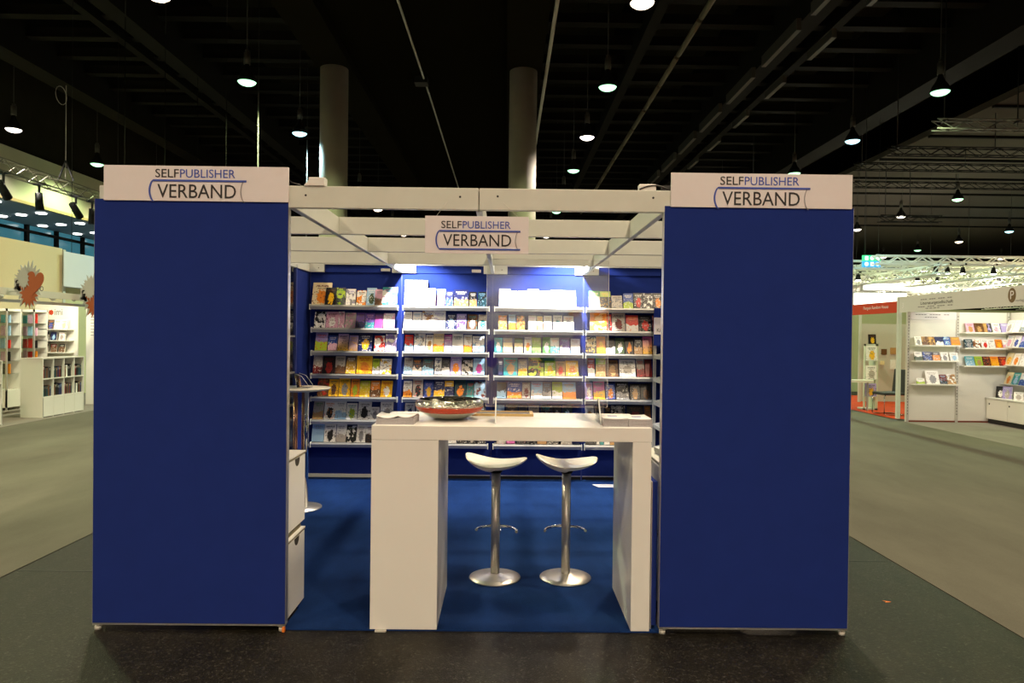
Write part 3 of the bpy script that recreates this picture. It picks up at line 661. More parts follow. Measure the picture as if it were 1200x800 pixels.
D[1] = ["473.5,500,31,0,wwd 496.5,510,21.5,1,dwl 510.5,521,21,4,vsw 521.5,530.5,19,2,nbw 531.5,548.5,20.5,2,nNw 549.5,558.5,18.5,2,kNw 559,569.5,18.5,3,Tks",
 "472.5,482,20.5,0,wsd 482.5,493,21,2,wls 493.5,507,22,3,wNb 507.5,522,22.5,2,wsl 522.5,534,19.5,1,nsw 534.5,546,19,3,lvw 547,559,18.5,1,Bwt 560,570,18.5,1,dtw",
 "474,484,20.5,2,rst 485,498,22.5,3,wgs 498.5,507,21,1,wNB 507.5,520,23.5,2,cod 520.5,529.5,21,5,msw 530,543,23,0,wwk 543.5,553.5,21,2,woN 554,568,19.5,2,wsb",
 "473,483,20,2,gsB 483.5,494,19,2,Gwo 494.5,508,20.5,2,Gst 509,517,20,3,wgb 517.5,527,20,2,Gwg 527.5,540.5,23,1,low 541,554,20,3,dkw 554.5,568,20,1,sms",
 "473,483,19.5,2,woB 484,496,22,1,dkr 497,508,19,1,byl 508.5,521,21,2,nyw 521.5,532,20,4,nyw 533,546.5,21.5,1,Tok 547,556,20,5,Ttr 556.5,569.5,20,3,sRw",
 "475,486.5,20,1,wnn 488,499,20,3,wkg 500,511,20,1,GsN 512,524,20,2,bwk 525,536,20,3,dBw 537,548,20,1,ksw 549,560,19,2,nLw 560.5,570,19,1,Gdw",
 "474,486,19,1,wkg 487,499,20,2,kwN 500,512,20,3,wkg 513,525,19,1,dkw 526,536,20,4,wkB 537,548,20,2,Bkw 549,559,20,1,kdw 560,570,20,3,kgw"]
D[2] = ["584,597.5,22.5,2,wsp 598,606,20,0,wLg 606.5,617,20,4,wwe 618,631.5,22.5,0,wwd 632,644.5,20,0,wcd 645,660,21.5,0,wwg 660.5,675,21,0,wwd",
 "584,594,17.5,3,Now 596,604.5,19,2,soN 605.5,615,17.5,3,oBc 619,628.5,18,0,wwp 629.5,636.5,17.5,2,cNo 637.5,647,18,2,wcN 648.5,659.5,18.5,1,wtg 660.5,672.5,18,1,wgo",
 "579.5,589,18,1,twG 590,601,18,4,cgN 603,613,17.5,4,cEe 614.5,623,19,1,woB 624,634.5,18.5,5,Lec 636,645,19,1,ewk 645.5,656,18.5,2,wto 656.5,668,18.5,2,vws 669,680,18,2,wsN",
 "584.5,590,19,0,nsw 590.5,607,21,1,tNr 608,618.5,19.5,2,gyc 620,638,22,3,kLo 638.5,651.5,18,1,Lyw 652,663,18,1,Nrk 664,679,18.5,1,yow",
 "583,594,19,2,ksT 595,612,20,2,bow 612.5,622,19,1,dRw 623,636.5,20,2,swr 637,647,20,2,gws 648,660,20,2,Lwd 660.5,676.5,20,2,soy",
 "582,592,19,0,sdw 594,608,19,1,GgN 609,619.5,18,1,Ggn 620.5,633,18.5,0,ddk 635,648,19,3,kGt 648.5,660,18.5,1,kdG 661,672.5,19.5,1,TsG",
 "583,594,19,2,kdp 595,605,19,2,kmp 607,618,19,2,lkp 619.5,630,19,3,kGw 631,642,19,2,kNB 643,656,19,3,kdw 659,672,19,2,Gdw"]
D[3] = ["690,703,21,4,dec 703.5,716,20.5,4,kLy 716.5,729.5,15.5,3,dgG 730.5,742,18.5,2,bLw 742.5,754,19,1,krw 754.5,765,19,3,kww 765.5,777,19.5,1,kow",
 "691.5,711,21.5,3,ocN 711.5,717,20,1,rkw 717.5,733,22.5,1,dRk 734,748.5,19.5,2,rwo 749.5,764.5,20,1,krd 765.5,774,20,0,Rkk",
 "687,699.5,20,3,kcy 700,710.5,21,1,oyN 711,721.5,19,2,kwG 722,732.5,19.5,1,Ewk 733.5,743.5,19.5,1,kok 744,753.5,19.5,2,kNw 754,765,21,5,myk",
 "690,698.5,22,2,rwp 699,710.5,22,4,NLc 711.5,726,20,1,BNk 727,746,21,1,wdk 747.5,757,22,2,dRr 757.5,765.5,21,0,RBB",
 "687,696,20,1,lwr 697,710.5,22,2,myt 711.5,722.5,19,1,bow 723.5,739,21,2,kgw 740,752,19,1,kNd 752.5,765,19.5,1,kBG",
 "688,698,19,1,wNg 699,710,19,0,dgk 711,718.5,19,2,kBN 719,735.5,20,3,kdw 737,756.5,20,1,kRB 757.5,765,20,5,BNo",
 "688,700,19,1,kGw 701,704.5,19,0,www 705,709.5,19,0,ttw 710,716.5,19,0,www 717,727,19,2,wNy 728,739,19,3,kNy 740,752,19,1,kdG 753,765,19,2,Gwk"]
for bi in range(4):
    for r in range(7):
        for i, s in enumerate(D[bi][r].split()):
            a, b, h, stl, cols = s.split(','); a, b, h, stl = float(a), float(b), float(h), int(stl)
            x0, x1 = bx(a), bx(b); hh = min(h / scale_px * 1.012, 0.30 if r == 0 else 0.205); th = rnd.uniform(0.012, 0.024)
            lean = -math.asin(min(0.36, (0.058 + rnd.uniform(0, 0.02)) / hh)); yaw = rnd.uniform(-0.07, 0.07)
            yb = SY0 + 0.045 + rnd.uniform(-0.004, 0.008)
            if i and a < last_b - 0.5: yb -= 0.03     # stands in front of its neighbour
            last_b = b
            # keep the top edge clear of the wall
            yb = min(yb, BY - 0.006 - hh * math.sin(-lean) - th)
            lab = '%s book, %s %s, %s on %s shelf, %s' % (NAMES[cols[0]], NAMES[cols[1]], MOTIF[stl], ORD[i], ROWS[r], bn)
            add_book((x0, yb, ZS[r] + 0.001 + th * math.sin(-lean)), x1 - x0 - 0.002, th, hh, (lean, 0, yaw), stl, cols, lab, 'books on the booth wall shelves')

# side rack at the right wall
rk = thing('side_rack', (1.9, 3.6, 0), 'grey upright shelf rack against the side wall in the booth corner', 'rack')
xu = at_y(767, 440, 3.78).x
MB().box(xu - 0.015, xu + 0.015, 3.77, 3.80, 0.3, 1.62).build('upright', SHELF, rk)
MB().box(xu - 0.015, xu + 0.015, 2.62, 2.65, 0.3, 1.62).build('upright', SHELF, rk)
for r in range(5):
    z = 1.39 - 0.245 * r
    MB().poly([(xu - 0.01, 2.65, z - 0.03), (xu - 0.01, 2.65, z + 0.01), (1.98, 2.65, z + 0.06), (1.98, 2.65, z + 0.045)], (0, 1.12, 0)).build('sloped_tray', SHELF, rk)
sg = thing('topic_sign', (1.9, 3.7, 1.62), 'small white lettered sign standing on top of the corner rack', 'sign')
xsg = at_y(766.5, 381, 3.72).x
box('plate', (xsg, xsg + 0.2, 3.72, 3.726, 1.62, 1.80), SIGNW, sg)
text_mesh('lettering', 'Die', xsg + 0.075, xsg + 0.13, 1.725, 1.765, 3.7195, INK, sg); text_mesh('lettering', 'Kinder', xsg + 0.03, xsg + 0.165, 1.645, 1.685, 3.7195, INK, sg)
box('backing', (xsg, xsg + 0.2, 3.727, 3.74, 1.5, 1.9), BLUE, sg)
for r in range(5):
    for k in range(4, 5):
        z = 1.39 - 0.245 * r
        lab = '%s book, %s along %s tray of corner rack'
        cols = rnd.choice(['wkg', 'kwr', 'dNk', 'wbk', 'Gwk', 'Bow', 'nws'])
        add_book((xu + 0.02, 2.9 + 0.18 * k, z + 0.012), 0.135, 0.014, 0.19, (-0.0, 0, -PI / 2 - 0.0), rnd.randint(1, 4), cols, lab % (NAMES[cols[0]], ORD[k], ['top', 'second', 'third', 'fourth', 'lowest'][r]), 'books on the corner rack').rotation_euler = Euler((-0.45, 0, -PI / 2), 'XYZ')

# ------------------------------------------------------------------ the counter and what lies on it
CX0, CX1, CZ = -0.563, 0.945, 1.105
t = thing('bar_counter', ((CX0 + CX1) / 2, 0.33, 0), 'white bar counter with one wide and one narrow leg', 'counter')
MB().box(CX0, CX1, 0.0, 0.70, CZ - 0.076, CZ, bevel=0.0025).build('top', WHITE, t)
MB().box(CX0, -0.203, 0.0, 0.66, 0.008, CZ - 0.0775, bevel=0.0025).build('wide_leg', WHITE, t)
MB().box(0.842, CX1 - 0.002, 0.0, 0.66, 0.008, CZ - 0.0775, bevel=0.0025).build('narrow_leg', WHITE, t)
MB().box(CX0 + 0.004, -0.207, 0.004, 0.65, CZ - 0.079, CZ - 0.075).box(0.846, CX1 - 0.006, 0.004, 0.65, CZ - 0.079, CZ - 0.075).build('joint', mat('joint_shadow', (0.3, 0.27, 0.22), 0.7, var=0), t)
MB().box(CX0 + 0.03, CX0 + 0.09, -0.018, 0.02, 0.0, 0.008).build('shim', GREYP, t)

# hammered bowl
bc = at_z(527, 489, CZ); bc.y = 0.33; bc.x = at_y(527, 482, 0.33).x
b = MB(); prof = []; R = 0.199
outer = [(0.0, 0.002), (0.05, 0.0), (0.085, 0.004), (0.12, 0.016), (0.155, 0.036), (0.182, 0.058), (0.197, 0.078), (0.2, 0.094), (0.194, 0.108), (0.18, 0.118)]
inner = [(0.176, 0.118), (0.188, 0.106), (0.193, 0.093), (0.19, 0.08), (0.175, 0.06), (0.148, 0.04), (0.11, 0.022), (0.06, 0.012), (0.0, 0.01)]
b.lathe(outer + inner, c=(bc.x, bc.y, CZ), seg=72)
HAM = bpy.data.materials.new('hammered_steel'); HAM.use_nodes = True
nt = HAM.node_tree; pb = nt.nodes['Principled BSDF']; pb.inputs['Base Color'].default_value = (0.58, 0.57, 0.50, 1); pb.inputs['Metallic'].default_value = 1; pb.inputs['Roughness'].default_value = 0.06
tcn = nt.nodes.new('ShaderNodeTexCoord'); vo = nt.nodes.new('ShaderNodeTexVoronoi'); vo.inputs['Scale'].default_value = 110
nt.links.new(tcn.outputs['Object'], vo.inputs['Vector'])
sepz = nt.nodes.new('ShaderNodeSeparateXYZ'); nt.links.new(tcn.outputs['Object'], sepz.inputs[0])
rg = nt.nodes.new('ShaderNodeMapRange'); rg.inputs['From Min'].default_value = 0.035; rg.inputs['From Max'].default_value = 0.07; nt.links.new(sepz.outputs[2], rg.inputs['Value'])
bpn = nt.nodes.new('ShaderNodeBump'); bpn.inputs['Distance'].default_value = 0.008
m1 = nt.nodes.new('ShaderNodeMath'); m1.operation = 'MULTIPLY'; m1.inputs[1].default_value = 1.0; nt.links.new(rg.outputs[0], m1.inputs[0]); nt.links.new(m1.outputs[0], bpn.inputs['Strength'])
nt.links.new(vo.outputs['Distance'], bpn.inputs['Height']); nt.links.new(bpn.outputs[0], pb.inputs['Normal'])
bw = thing('steel_bowl', (bc.x, bc.y, CZ), 'shiny hammered steel bowl with a red band on the counter', 'bowl')
b.build('shell', HAM, bw)
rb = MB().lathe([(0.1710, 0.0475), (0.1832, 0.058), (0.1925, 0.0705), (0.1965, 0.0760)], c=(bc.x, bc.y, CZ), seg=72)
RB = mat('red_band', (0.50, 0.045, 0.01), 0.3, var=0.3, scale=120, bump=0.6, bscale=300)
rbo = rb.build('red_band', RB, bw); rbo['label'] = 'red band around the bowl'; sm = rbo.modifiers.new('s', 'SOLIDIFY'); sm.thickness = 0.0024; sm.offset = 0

# clear screen
sx0, sx1, SYC = at_y(570, 400, 0.25).x, at_y(712.5, 400, 0.25).x, 0.25
t = thing('clear_screen', ((sx0 + sx1) / 2, SYC, CZ), 'clear acrylic protective screen standing on the bar counter', 'screen')
zt_, zb_ = 2.03, 1.19
box('sheet', (sx0, sx1, SYC - 0.0025, SYC + 0.0025, zb_, zt_), ACRYL, t)
MB().box(sx0 - 0.0015, sx0, SYC - 0.003, SYC + 0.003, zb_, zt_).box(sx1, sx1 + 0.0015, SYC - 0.003, SYC + 0.003, zb_, zt_).box(sx0, sx1, SYC - 0.003, SYC + 0.003, zt_, zt_ + 0.0015).box(sx0, sx1, SYC - 0.003, SYC + 0.003, zb_ - 0.001, zb_).build('polished_edge', EDGE, t)
for px in (581, 702):
    x = at_y(px, 480, 0.2).x
    MB().poly([(x - 0.003, 0.12, CZ), (x - 0.003, 0.13, CZ + 0.04), (x - 0.003, SYC - 0.02, zb_ + 0.05), (x - 0.003, SYC + 0.003, zb_ + 0.05), (x - 0.003, SYC + 0.1, CZ + 0.03), (x - 0.003, SYC + 0.11, CZ)], (0.006, 0, 0)).build('foot', ACRYL, t)
    MB().bar((x, 0.12, CZ + 0.002), (x, 0.132, CZ + 0.04), 0.007).bar((x, 0.132, CZ + 0.04), (x, SYC - 0.02, zb_ + 0.05), 0.007).bar((x, SYC - 0.02, zb_ + 0.05), (x, SYC, zb_ + 0.05), 0.006).build('foot_edge', EDGE, t)

def stack(name, x0, x1, y0, y1, z0, h, n, label, rot=0.0, curl=0.0, prints=(), group=None):
    t = thing(name, ((x0 + x1) / 2, (y0 + y1) / 2, z0), label, 'papers', group)
    b = MB(); cx, cy = (x0 + x1) / 2, (y0 + y1) / 2
    for i in range(n):
        za, zb = z0 + h * i / n, z0 + h * (i + 1) / n
        R_ = Matrix.Translation((cx, cy, 0)) @ Matrix.Rotation(rot + rnd.uniform(-0.02, 0.02), 4, 'Z')
        ox, oy = rnd.uniform(-0.002, 0.002), rnd.uniform(-0.002, 0.002)
        b.box((x0 - x1) / 2 + ox, (x1 - x0) / 2 + ox, (y0 - y1) / 2 + oy, (y1 - y0) / 2 + oy, za, zb - h / n * 0.12, M=R_)
    b.build('sheets', PAPERE, t)
    # slightly curled top sheet
    R_ = Matrix.Translation((cx, cy, 0)) @ Matrix.Rotation(rot, 4, 'Z'); b = MB(); N = 10; g = []
    for i in range(N + 1):
        row = []
        for j in range(2):
            u = i / N; xx = (x0 - x1) / 2 + (x1 - x0) * u; yy = (y0 - y1) / 2 + (y1 - y0) * j
            row.append(b.bm.verts.new(R_ @ Vector((xx, yy, z0 + h + 0.001 + curl * (u - 0.5) ** 2 * 4))))
        g.append(row)
    for i in range(N):
        f = b.bm.faces.new((g[i][0], g[i + 1][0], g[i + 1][1], g[i][1])); f.smooth = True
    top = b.build('top_sheet', PAPER, t); md = top.modifiers.new('s', 'SOLIDIFY'); md.thickness = 0.001
    for (u0, u1, v0, v1) in prints:
        X0, Y0 = (x0 - x1) / 2 + (x1 - x0) * u0, (y0 - y1) / 2 + (y1 - y0) * v0; X1, Y1 = (x0 - x1) / 2 + (x1 - x0) * u1, (y0 - y1) / 2 + (y1 - y0) * v1
        MB().box(X0, X1, Y0, Y1, z0 + h + 0.0012, z0 + h + 0.0022, M=R_).build('print', INKB, t)
    return t
def cxz(px, py): p = at_z(px, py, CZ); return p
stack('leaflet_stack', at_y(442, 490, 0.1).x, at_y(467, 490, 0.1).x, 0.05, 0.26, CZ, 0.034, 8, 'loose stack of pale leaflets at counter end, away from the bowl', 0.04, 0.012, group=None)
stack('leaflet_stack', at_y(467.5, 490, 0.1).x, at_y(487, 490, 0.1).x, 0.05, 0.25, CZ, 0.038, 8, 'stack of pale leaflets on the counter right beside the bowl', -0.03, 0.01)
p0, p1 = at_y(707, 490, 0.06).x, at_y(764, 490, 0.06).x
stack('flyer_stack', p0, (p0 + p1) / 2, 0.05, 0.27, CZ, 0.042, 10, 'thick stack of white flyers on counter next to the screen foot', 0.0, 0.003, prints=((0.3, 0.7, 0.55, 0.68),))
stack('flyer_stack', (p0 + p1) / 2 + 0.002, p1, 0.05, 0.27, CZ, 0.040, 10, 'thick stack of white flyers at the narrow-leg end of counter', 0.0, 0.003, prints=((0.3, 0.7, 0.5, 0.63),))
# wooden framed board
wx0, wx1 = at_y(552, 484, 0.55).x, at_y(625, 484, 0.52).x
t = thing('framed_board', ((wx0 + wx1) / 2, 0.56, CZ), 'thin wooden framed board lying flat behind the clear screen', 'board')
MB().box(wx0, wx1, 0.49, 0.505, CZ, CZ + 0.014).box(wx0, wx1, 0.655, 0.67, CZ, CZ + 0.014).box(wx0, wx0 + 0.02, 0.505, 0.655, CZ, CZ + 0.014).box(wx1 - 0.02, wx1, 0.505, 0.655, CZ, CZ + 0.014).build('frame', WOOD, t)
box('board', (wx0 + 0.02, wx1 - 0.02, 0.505, 0.655, CZ, CZ + 0.008), mat('slate_grey', (0.16, 0.15, 0.15), 0.6, var=0.1), t)

# ------------------------------------------------------------------ bar stools
def stool(x, y, rot, label):
    t = thing('bar_stool', (x, y, 0.008), label, 'stool'); t.rotation_euler = (0, 0, 0)
    c = Vector((x, y, 0.008)); Rz = Matrix.Rotation(rot, 3, 'Z')
    MB().lathe([(0.0, 0.0), (0.166, 0.0), (0.17, 0.004), (0.167, 0.009), (0.12, 0.017), (0.06, 0.026), (0.034, 0.034), (0.0, 0.034)], c=c, seg=56).build('base', STEEL, t)
    MB().cyl(c + Vector((0, 0, 0.03)), c + Vector((0, 0, 0.70)), 0.029, seg=28).build('pole', STEEL, t)
    MB().cyl(c + Vector((0, 0, 0.69)), c + Vector((0, 0, 0.725)), 0.034, 0.06, seg=24).build('seat_plate', DARK, t)
    b = MB()
    pts = [c + Rz @ Vector((0.135 * math.cos(a), 0.135 * math.sin(a) + 0.02, 0.30)) for a in [PI * (0.02 + 0.96 * i / 16) for i in range(17)]]
    b.tube(pts, 0.009, seg=10); b.build('footrest', CHROME, t)
    MB().tube([c + Vector((0, 0.0, 0.27)), c + Rz @ Vector((0.02, 0.08, 0.285)), c + Rz @ Vector((0.0, 0.152, 0.30))], 0.008, seg=8).build('strut', CHROME, t)
    # saddle seat: up-curved along its length, dished in the middle
    b = MB(); NU, NV = 22, 12; top, bot = [], []
    for i in range(NU + 1):
        u = -1 + 2 * i / NU; tr, br = [], []
        half = 0.165 * math.sqrt(max(0.0, 1 - abs(u) ** 3.2)) + 0.006
        for j in range(NV + 1):
            v = -1 + 2 * j / NV
            X = u * 0.205; Y = v * half
            z = 0.765 + 0.040 * abs(u) ** 2.0 * (1.25 if u < 0 else 0.75) - 0.010 * (1 - v * v) * (1 - u * u)
            th = 0.011 + 0.027 * (1 - abs(u) ** 2) * (1 - 0.55 * v * v) + (0.012 if u < 0 else 0.0) * (1 - u * u * 0.6)
            e = 1 - max(0, abs(v) - 0.75) / 0.25 * 0.6
            tr.append(b.bm.verts.new(c + Rz @ Vector((X, Y, z - 0.012 * max(0, abs(v) - 0.7) / 0.3)))); br.append(b.bm.verts.new(c + Rz @ Vector((X * 0.985, Y * 0.97, z - th * e - 0.006))))
        top.append(tr); bot.append(br)
    for i in range(NU):
        for j in range(NV):
            b.bm.faces.new((top[i][j], top[i + 1][j], top[i + 1][j + 1], top[i][j + 1])); b.bm.faces.new((bot[i][j], bot[i][j + 1], bot[i + 1][j + 1], bot[i + 1][j]))
    for i in range(NU):
        b.bm.faces.new((top[i][0], bot[i][0], bot[i + 1][0], top[i + 1][0])); b.bm.faces.new((top[i][NV], top[i + 1][NV], bot[i + 1][NV], bot[i][NV]))
    for j in range(NV):
        b.bm.faces.new((top[0][j], top[0][j + 1], bot[0][j + 1], bot[0][j])); b.bm.faces.new((top[NU][j], bot[NU][j], bot[NU][j + 1], top[NU][j + 1]))
    for f in b.bm.faces: f.smooth = True
    o = b.build('seat', SEATW, t); sd = o.modifiers.new('sub', 'SUBSURF'); sd.levels = 1; sd.render_levels = 2
    return t
s1 = at_z(580, 674.5, 0.02); s2 = at_z(662.5, 674.5, 0.02)
stool(s1.x, s1.y, -0.16, 'white saddle bar stool nearer the wide counter leg')
stool(s2.x, s2.y, 0.05, 'white saddle bar stool nearer the narrow counter leg')

# ------------------------------------------------------------------ bistro table, drawer boxes, floor leaflet
tz = 1.10; tc_ = Vector((-1.715, 2.62, tz))
t = thing('bistro_table', (tc_.x, tc_.y, 0.008), 'round cream bistro table on copper poles by the glass pane', 'table')
MB().lathe([(0.0, -0.035), (0.17, -0.032), (0.265, -0.018), (0.281, -0.006), (0.279, 0.0), (0.0, 0.0)], c=tc_, seg=64).build('table_top', CREAM, t)
for dx, dy, m, nm in ((-0.03, 0.0, COPPER, 'pole'), (0.04, 0.02, COPPER, 'pole'), (0.075, -0.02, CHROME, 'chrome_pole')):
    MB().cyl((tc_.x + dx, tc_.y + dy, 0.02), (tc_.x + dx, tc_.y + dy, tz - 0.03), 0.02, seg=16).build(nm, m, t)
MB().lathe([(0, 0), (0.21, 0), (0.21, 0.01), (0.05, 0.02), (0, 0.02)], c=(tc_.x, tc_.y, 0.008), seg=40).build('base', STEEL, t)
t = thing('leaflet_holder', (-1.68, 2.6, tz), 'empty clear acrylic leaflet holder on the bistro table', 'holder')
for yy in (2.50, 2.64): MB().poly([(-1.70, yy, tz), (-1.60, yy, tz), (-1.60, yy, tz + 0.03), (-1.66, yy, tz + 0.11), (-1.72, yy, tz + 0.13)], (0, 0.006, 0)).build('side', ACRYL, t)
MB().poly([(-1.70, 2.505, tz + 0.006), (-1.735, 2.505, tz + 0.13), (-1.73, 2.505, tz + 0.13), (-1.695, 2.505, tz + 0.006)], (0, 0.14, 0)).box(-1.70, -1.60, 2.505, 2.645, tz, tz + 0.005).build('tray', ACRYL, t)
MB().tube([(-1.60, 2.503, tz), (-1.60, 2.503, tz + 0.03), (-1.66, 2.503, tz + 0.11), (-1.72, 2.503, tz + 0.13)], 0.002, seg=5).tube([(-1.60, 2.643, tz), (-1.60, 2.643, tz + 0.03), (-1.66, 2.643, tz + 0.11), (-1.72, 2.643, tz + 0.13)], 0.002, seg=5).build('edge', EDGE, t)

def drawer_box(x0, x1, y0, y1, z0, z1, face, label):
    t = thing('drawer_box', ((x0 + x1) / 2, (y0 + y1) / 2, z0), label, 'cabinet')
    MB().box(x0, x1, y0, y1, z0 + 0.02, z1 - 0.014, bevel=0.002).build('body', WHITE, t)
    MB().box(x0 - 0.004, x1 + 0.012, y0 - 0.002, y1 + 0.006, z1 - 0.014, z1 - 0.006).build('edge_band', OLIVE, t)
    MB().box(x0 - 0.004, x1 + 0.012, y0 - 0.002, y1 + 0.006, z1 - 0.006, z1).build('top', WHITE, t)
    MB().box(x0 + 0.02, x1 - 0.02, y0 + 0.01, y1 - 0.01, z0, z0 + 0.02).build('plinth', OLIVE, t)
    s = 1 if face > 0 else -1; xf = x1 if face > 0 else x0
    fr = MB().box(xf - (0.0 if s > 0 else 0.01), xf + (0.01 if s > 0 else 0.0), y0 + 0.004, y1 - 0.002, z0 + 0.024, z1 - 0.02, bevel=0.001).build('drawer_front', WHITE, t)
    ym = (y0 + y1) / 2 + 0.02; zt = z1 - 0.02; pts = [(xf + s * 0.0102, ym - 0.055, zt)] + [(xf + s * 0.0102, ym - 0.045 * math.cos(a), zt - 0.045 * math.sin(a)) for a in [PI * i / 10 for i in range(11)]] + [(xf + s * 0.0102, ym + 0.055, zt)]
    MB().poly(pts, (s * 0.001, 0, 0)).build('grip_cutout', mat('cutout_dark', (0.03, 0.025, 0.02), 0.9, var=0), fr)
    return t
drawer_box(-1.45, -1.035, 0.03, 0.385, 0.008, 0.455, 1, 'white drawer box with cut-out grip, lower one behind the blue panel')
drawer_box(-1.45, -1.035, 0.03, 0.385, 0.475, 0.905, 1, 'white drawer box with cut-out grip, stacked upper one behind the panel')
MB().box(-1.44, -1.045, 0.05, 0.375, 0.455, 0.475).build('x', OLIVE).name = 'spacer_board'
setp(bpy.data.objects['spacer_board'], 'thin olive spacer board between the two stacked drawer boxes', 'board')
stack('paper_stack', -1.30, -1.13, 0.13, 0.34, 0.905, 0.03, 6, 'small white paper stack on the upper drawer box', 0.05, 0.0)
drawer_box(1.075, 1.5, 0.25, 0.95, 0.43, 0.85, -1, 'upper white drawer box behind the low blue screen')
drawer_box(1.075, 1.5, 0.25, 0.95, 0.008, 0.43, -1, 'lower white drawer box behind the low blue screen')
stack('paper_stack', 1.13, 1.33, 0.4, 0.75, 0.85, 0.04, 6, 'white paper stack on the drawer box behind counter', 0.1, 0.0)
t = thing('low_screen', (0.975, 0.2, 0), 'low blue fabric screen between the counter and the blue panel', 'panel')
box('fabric', (0.958, 0.985, 0.03, 0.5, 0.03, 0.81), BLUE, t); box('edge_profile', (0.952, 0.958, 0.03, 0.5, 0.0, 0.81), ALU, t)
a = at_z(694, 567.5, 0.01); b_ = at_z(722, 572, 0.01)
setp(MB().poly([(a.x, a.y, 0.009), (a.x + 0.32, a.y, 0.009), (a.x + 0.32, a.y - 0.13, 0.009), (a.x + 0.05, a.y - 0.13, 0.009)], (0, 0, 0.003)).build('floor_leaflet', PAPER), 'white printed strip lying on the blue carpet near back wall', 'leaflet')
setp(MB().box(a.x + 0.07, a.x + 0.3, a.y - 0.08, a.y - 0.05, 0.0122, 0.013).build('print_line', INKG), 'x', 'x')
o = bpy.data.objects['print_line']; o.parent = bpy.data.objects['floor_leaflet']; o.location = Vector(o.location) - Vector(o.parent.location)
for k in ('label', 'category'): del o[k]

# ------------------------------------------------------------------ eastern stands
XE = 8.0
t = thing('stand_header', (XE, 8.4, 2.13), 'long white header board over the east book stand', 'header')
box('board', (XE, XE + 0.04, 6.0, 10.3, 2.13, 2.44), mat('header_grey', (0.62, 0.60, 0.58), 0.6, var=0.02), t)
def hx(px, py): return at_x(px, py, XE).y
text_mesh('lettering', 'Literaturgesellschaft', -1, 1, 2.235, 2.31, XE, INK, t, '-x')
o = [c for c in t.children if c.name.startswith('lettering')][0]
def place_x(o, ya, yb):   # text facing -x reads towards -y: mirror its run
    base = WLOC[o.name]
    ys = [v.co.y for v in o.data.vertices]; a, b = min(ys), max(ys)
    for v in o.data.vertices: v.co.y = (ya + (v.co.y - a) / (b - a) * (yb - ya)) - base.y
place_x(o, hx(1079, 350), hx(1117, 350))
for i, (pa, pb, z) in enumerate(((1079, 1116, 2.34), (1076, 1117, 2.205), (1085, 1101, 2.17))):
    ya, yb = hx(pa, 350), hx(pb, 350); b = MB(); n = 14
    for k in range(n):
        if k % 4 == 3: continue
        y0 = ya + (yb - ya) * k / n; b.box(XE - 0.002, XE, y0, y0 + (yb - ya) / n * 0.8, z, z + 0.018)
    b.build('small_print', INKG, t)
yp = hx(1186, 347); lg = MB(); pts = [(XE - 0.003, yp + 0.085 * math.cos(a), 2.30 + 0.115 * math.sin(a)) for a in [2 * PI * i / 28 for i in range(28)]]
lg.poly(pts, (0.003, 0, 0)).build('emblem', mat('emblem_brown', (0.16, 0.10, 0.045), 0.6, var=0), t)
o = text_mesh('emblem_letter', 'P', -1, 1, 2.24, 2.37, XE - 0.003, SIGNW, t, '-x'); place_x(o, yp + 0.035, yp - 0.045)
o = text_mesh('lettering', 'verlag', -1, 1, 2.185, 2.235, XE, INKG, t, '-x'); place_x(o, hx(1190, 350), hx(1200, 350))
t = thing('stand_header', (XE, 11.7, 2.13), 'red header board with white lettering over the red carpet stand', 'header')
box('board', (XE, XE + 0.04, 10.36, 13.4, 2.13, 2.36), RED, t)
o = text_mesh('lettering', 'Penguin Random House', -1, 1, 2.21, 2.30, XE, SIGNW, t, '-x'); place_x(o, hx(1012, 360), hx(1041, 360))
o = text_mesh('lettering', '3', -1, 1, 2.21, 2.32, XE, SIGNW, t, '-x'); place_x(o, hx(1057, 360), hx(1059, 360))
for y, nm in ((10.33, 'post at the corner between white and red stand'), (13.45, 'post at the far end of the red header')):
    setp(box('stand_post', (XE - 0.01, XE + 0.06, y - 0.03, y + 0.03, 0, 2.44), BEAM), 'white stand ' + nm, 'post')
# shelf wall facing the aisle end
YW = 9.8
def sw(px, py=440): return at_y(px, py, YW).x
t = thing('shelf_wall', (8.9, YW, 0), 'white perforated shelf wall of the east stand', 'shelf wall')
xA, xB, xC = sw(1064), sw(1121), sw(1180)
box('panel', (xA, xB - 0.02, YW, YW + 0.03, 0.03, 2.13), WPANEL, t); box('panel', (xB + 0.02, xC, YW, YW + 0.03, 0.03, 2.13), WPANEL, t)
for x in (xA - 0.01, xB, xC):
    u = box('upright', (x - 0.025, x + 0.025, YW - 0.02, YW + 0.03, 0.0, 2.13), GREYP, t)
    h = MB()
    for k in range(34): h.box(x - 0.008, x + 0.008, YW - 0.0215, YW - 0.0195, 0.15 + 0.057 * k, 0.175 + 0.057 * k)
    h.build('slots', mat('slot_dark', (0.16, 0.15, 0.13), 0.8, var=0), u)
box('base_strip', (xA, xC, YW - 0.01, YW + 0.02, 0.0, 0.035), mat('base_red', (0.2, 0.04, 0.02), 0.7, var=0), t)
box('sign_plate', (xA + 0.03, xB - 0.02, YW - 0.012, YW, 1.98, 2.12), SIGNW, t)
b = MB()
for k in range(12):
    if k % 5 != 4: b.box(xA + 0.12 + 0.055 * k, xA + 0.165 + 0.055 * k, YW - 0.014, YW - 0.012, 2.07, 2.085)
for k in range(5): b.box(xA + 0.3 + 0.05 * k, xA + 0.34 + 0.05 * k, YW - 0.014, YW - 0.012, 2.02, 2.035)
b.build('small_print', INKG, t)
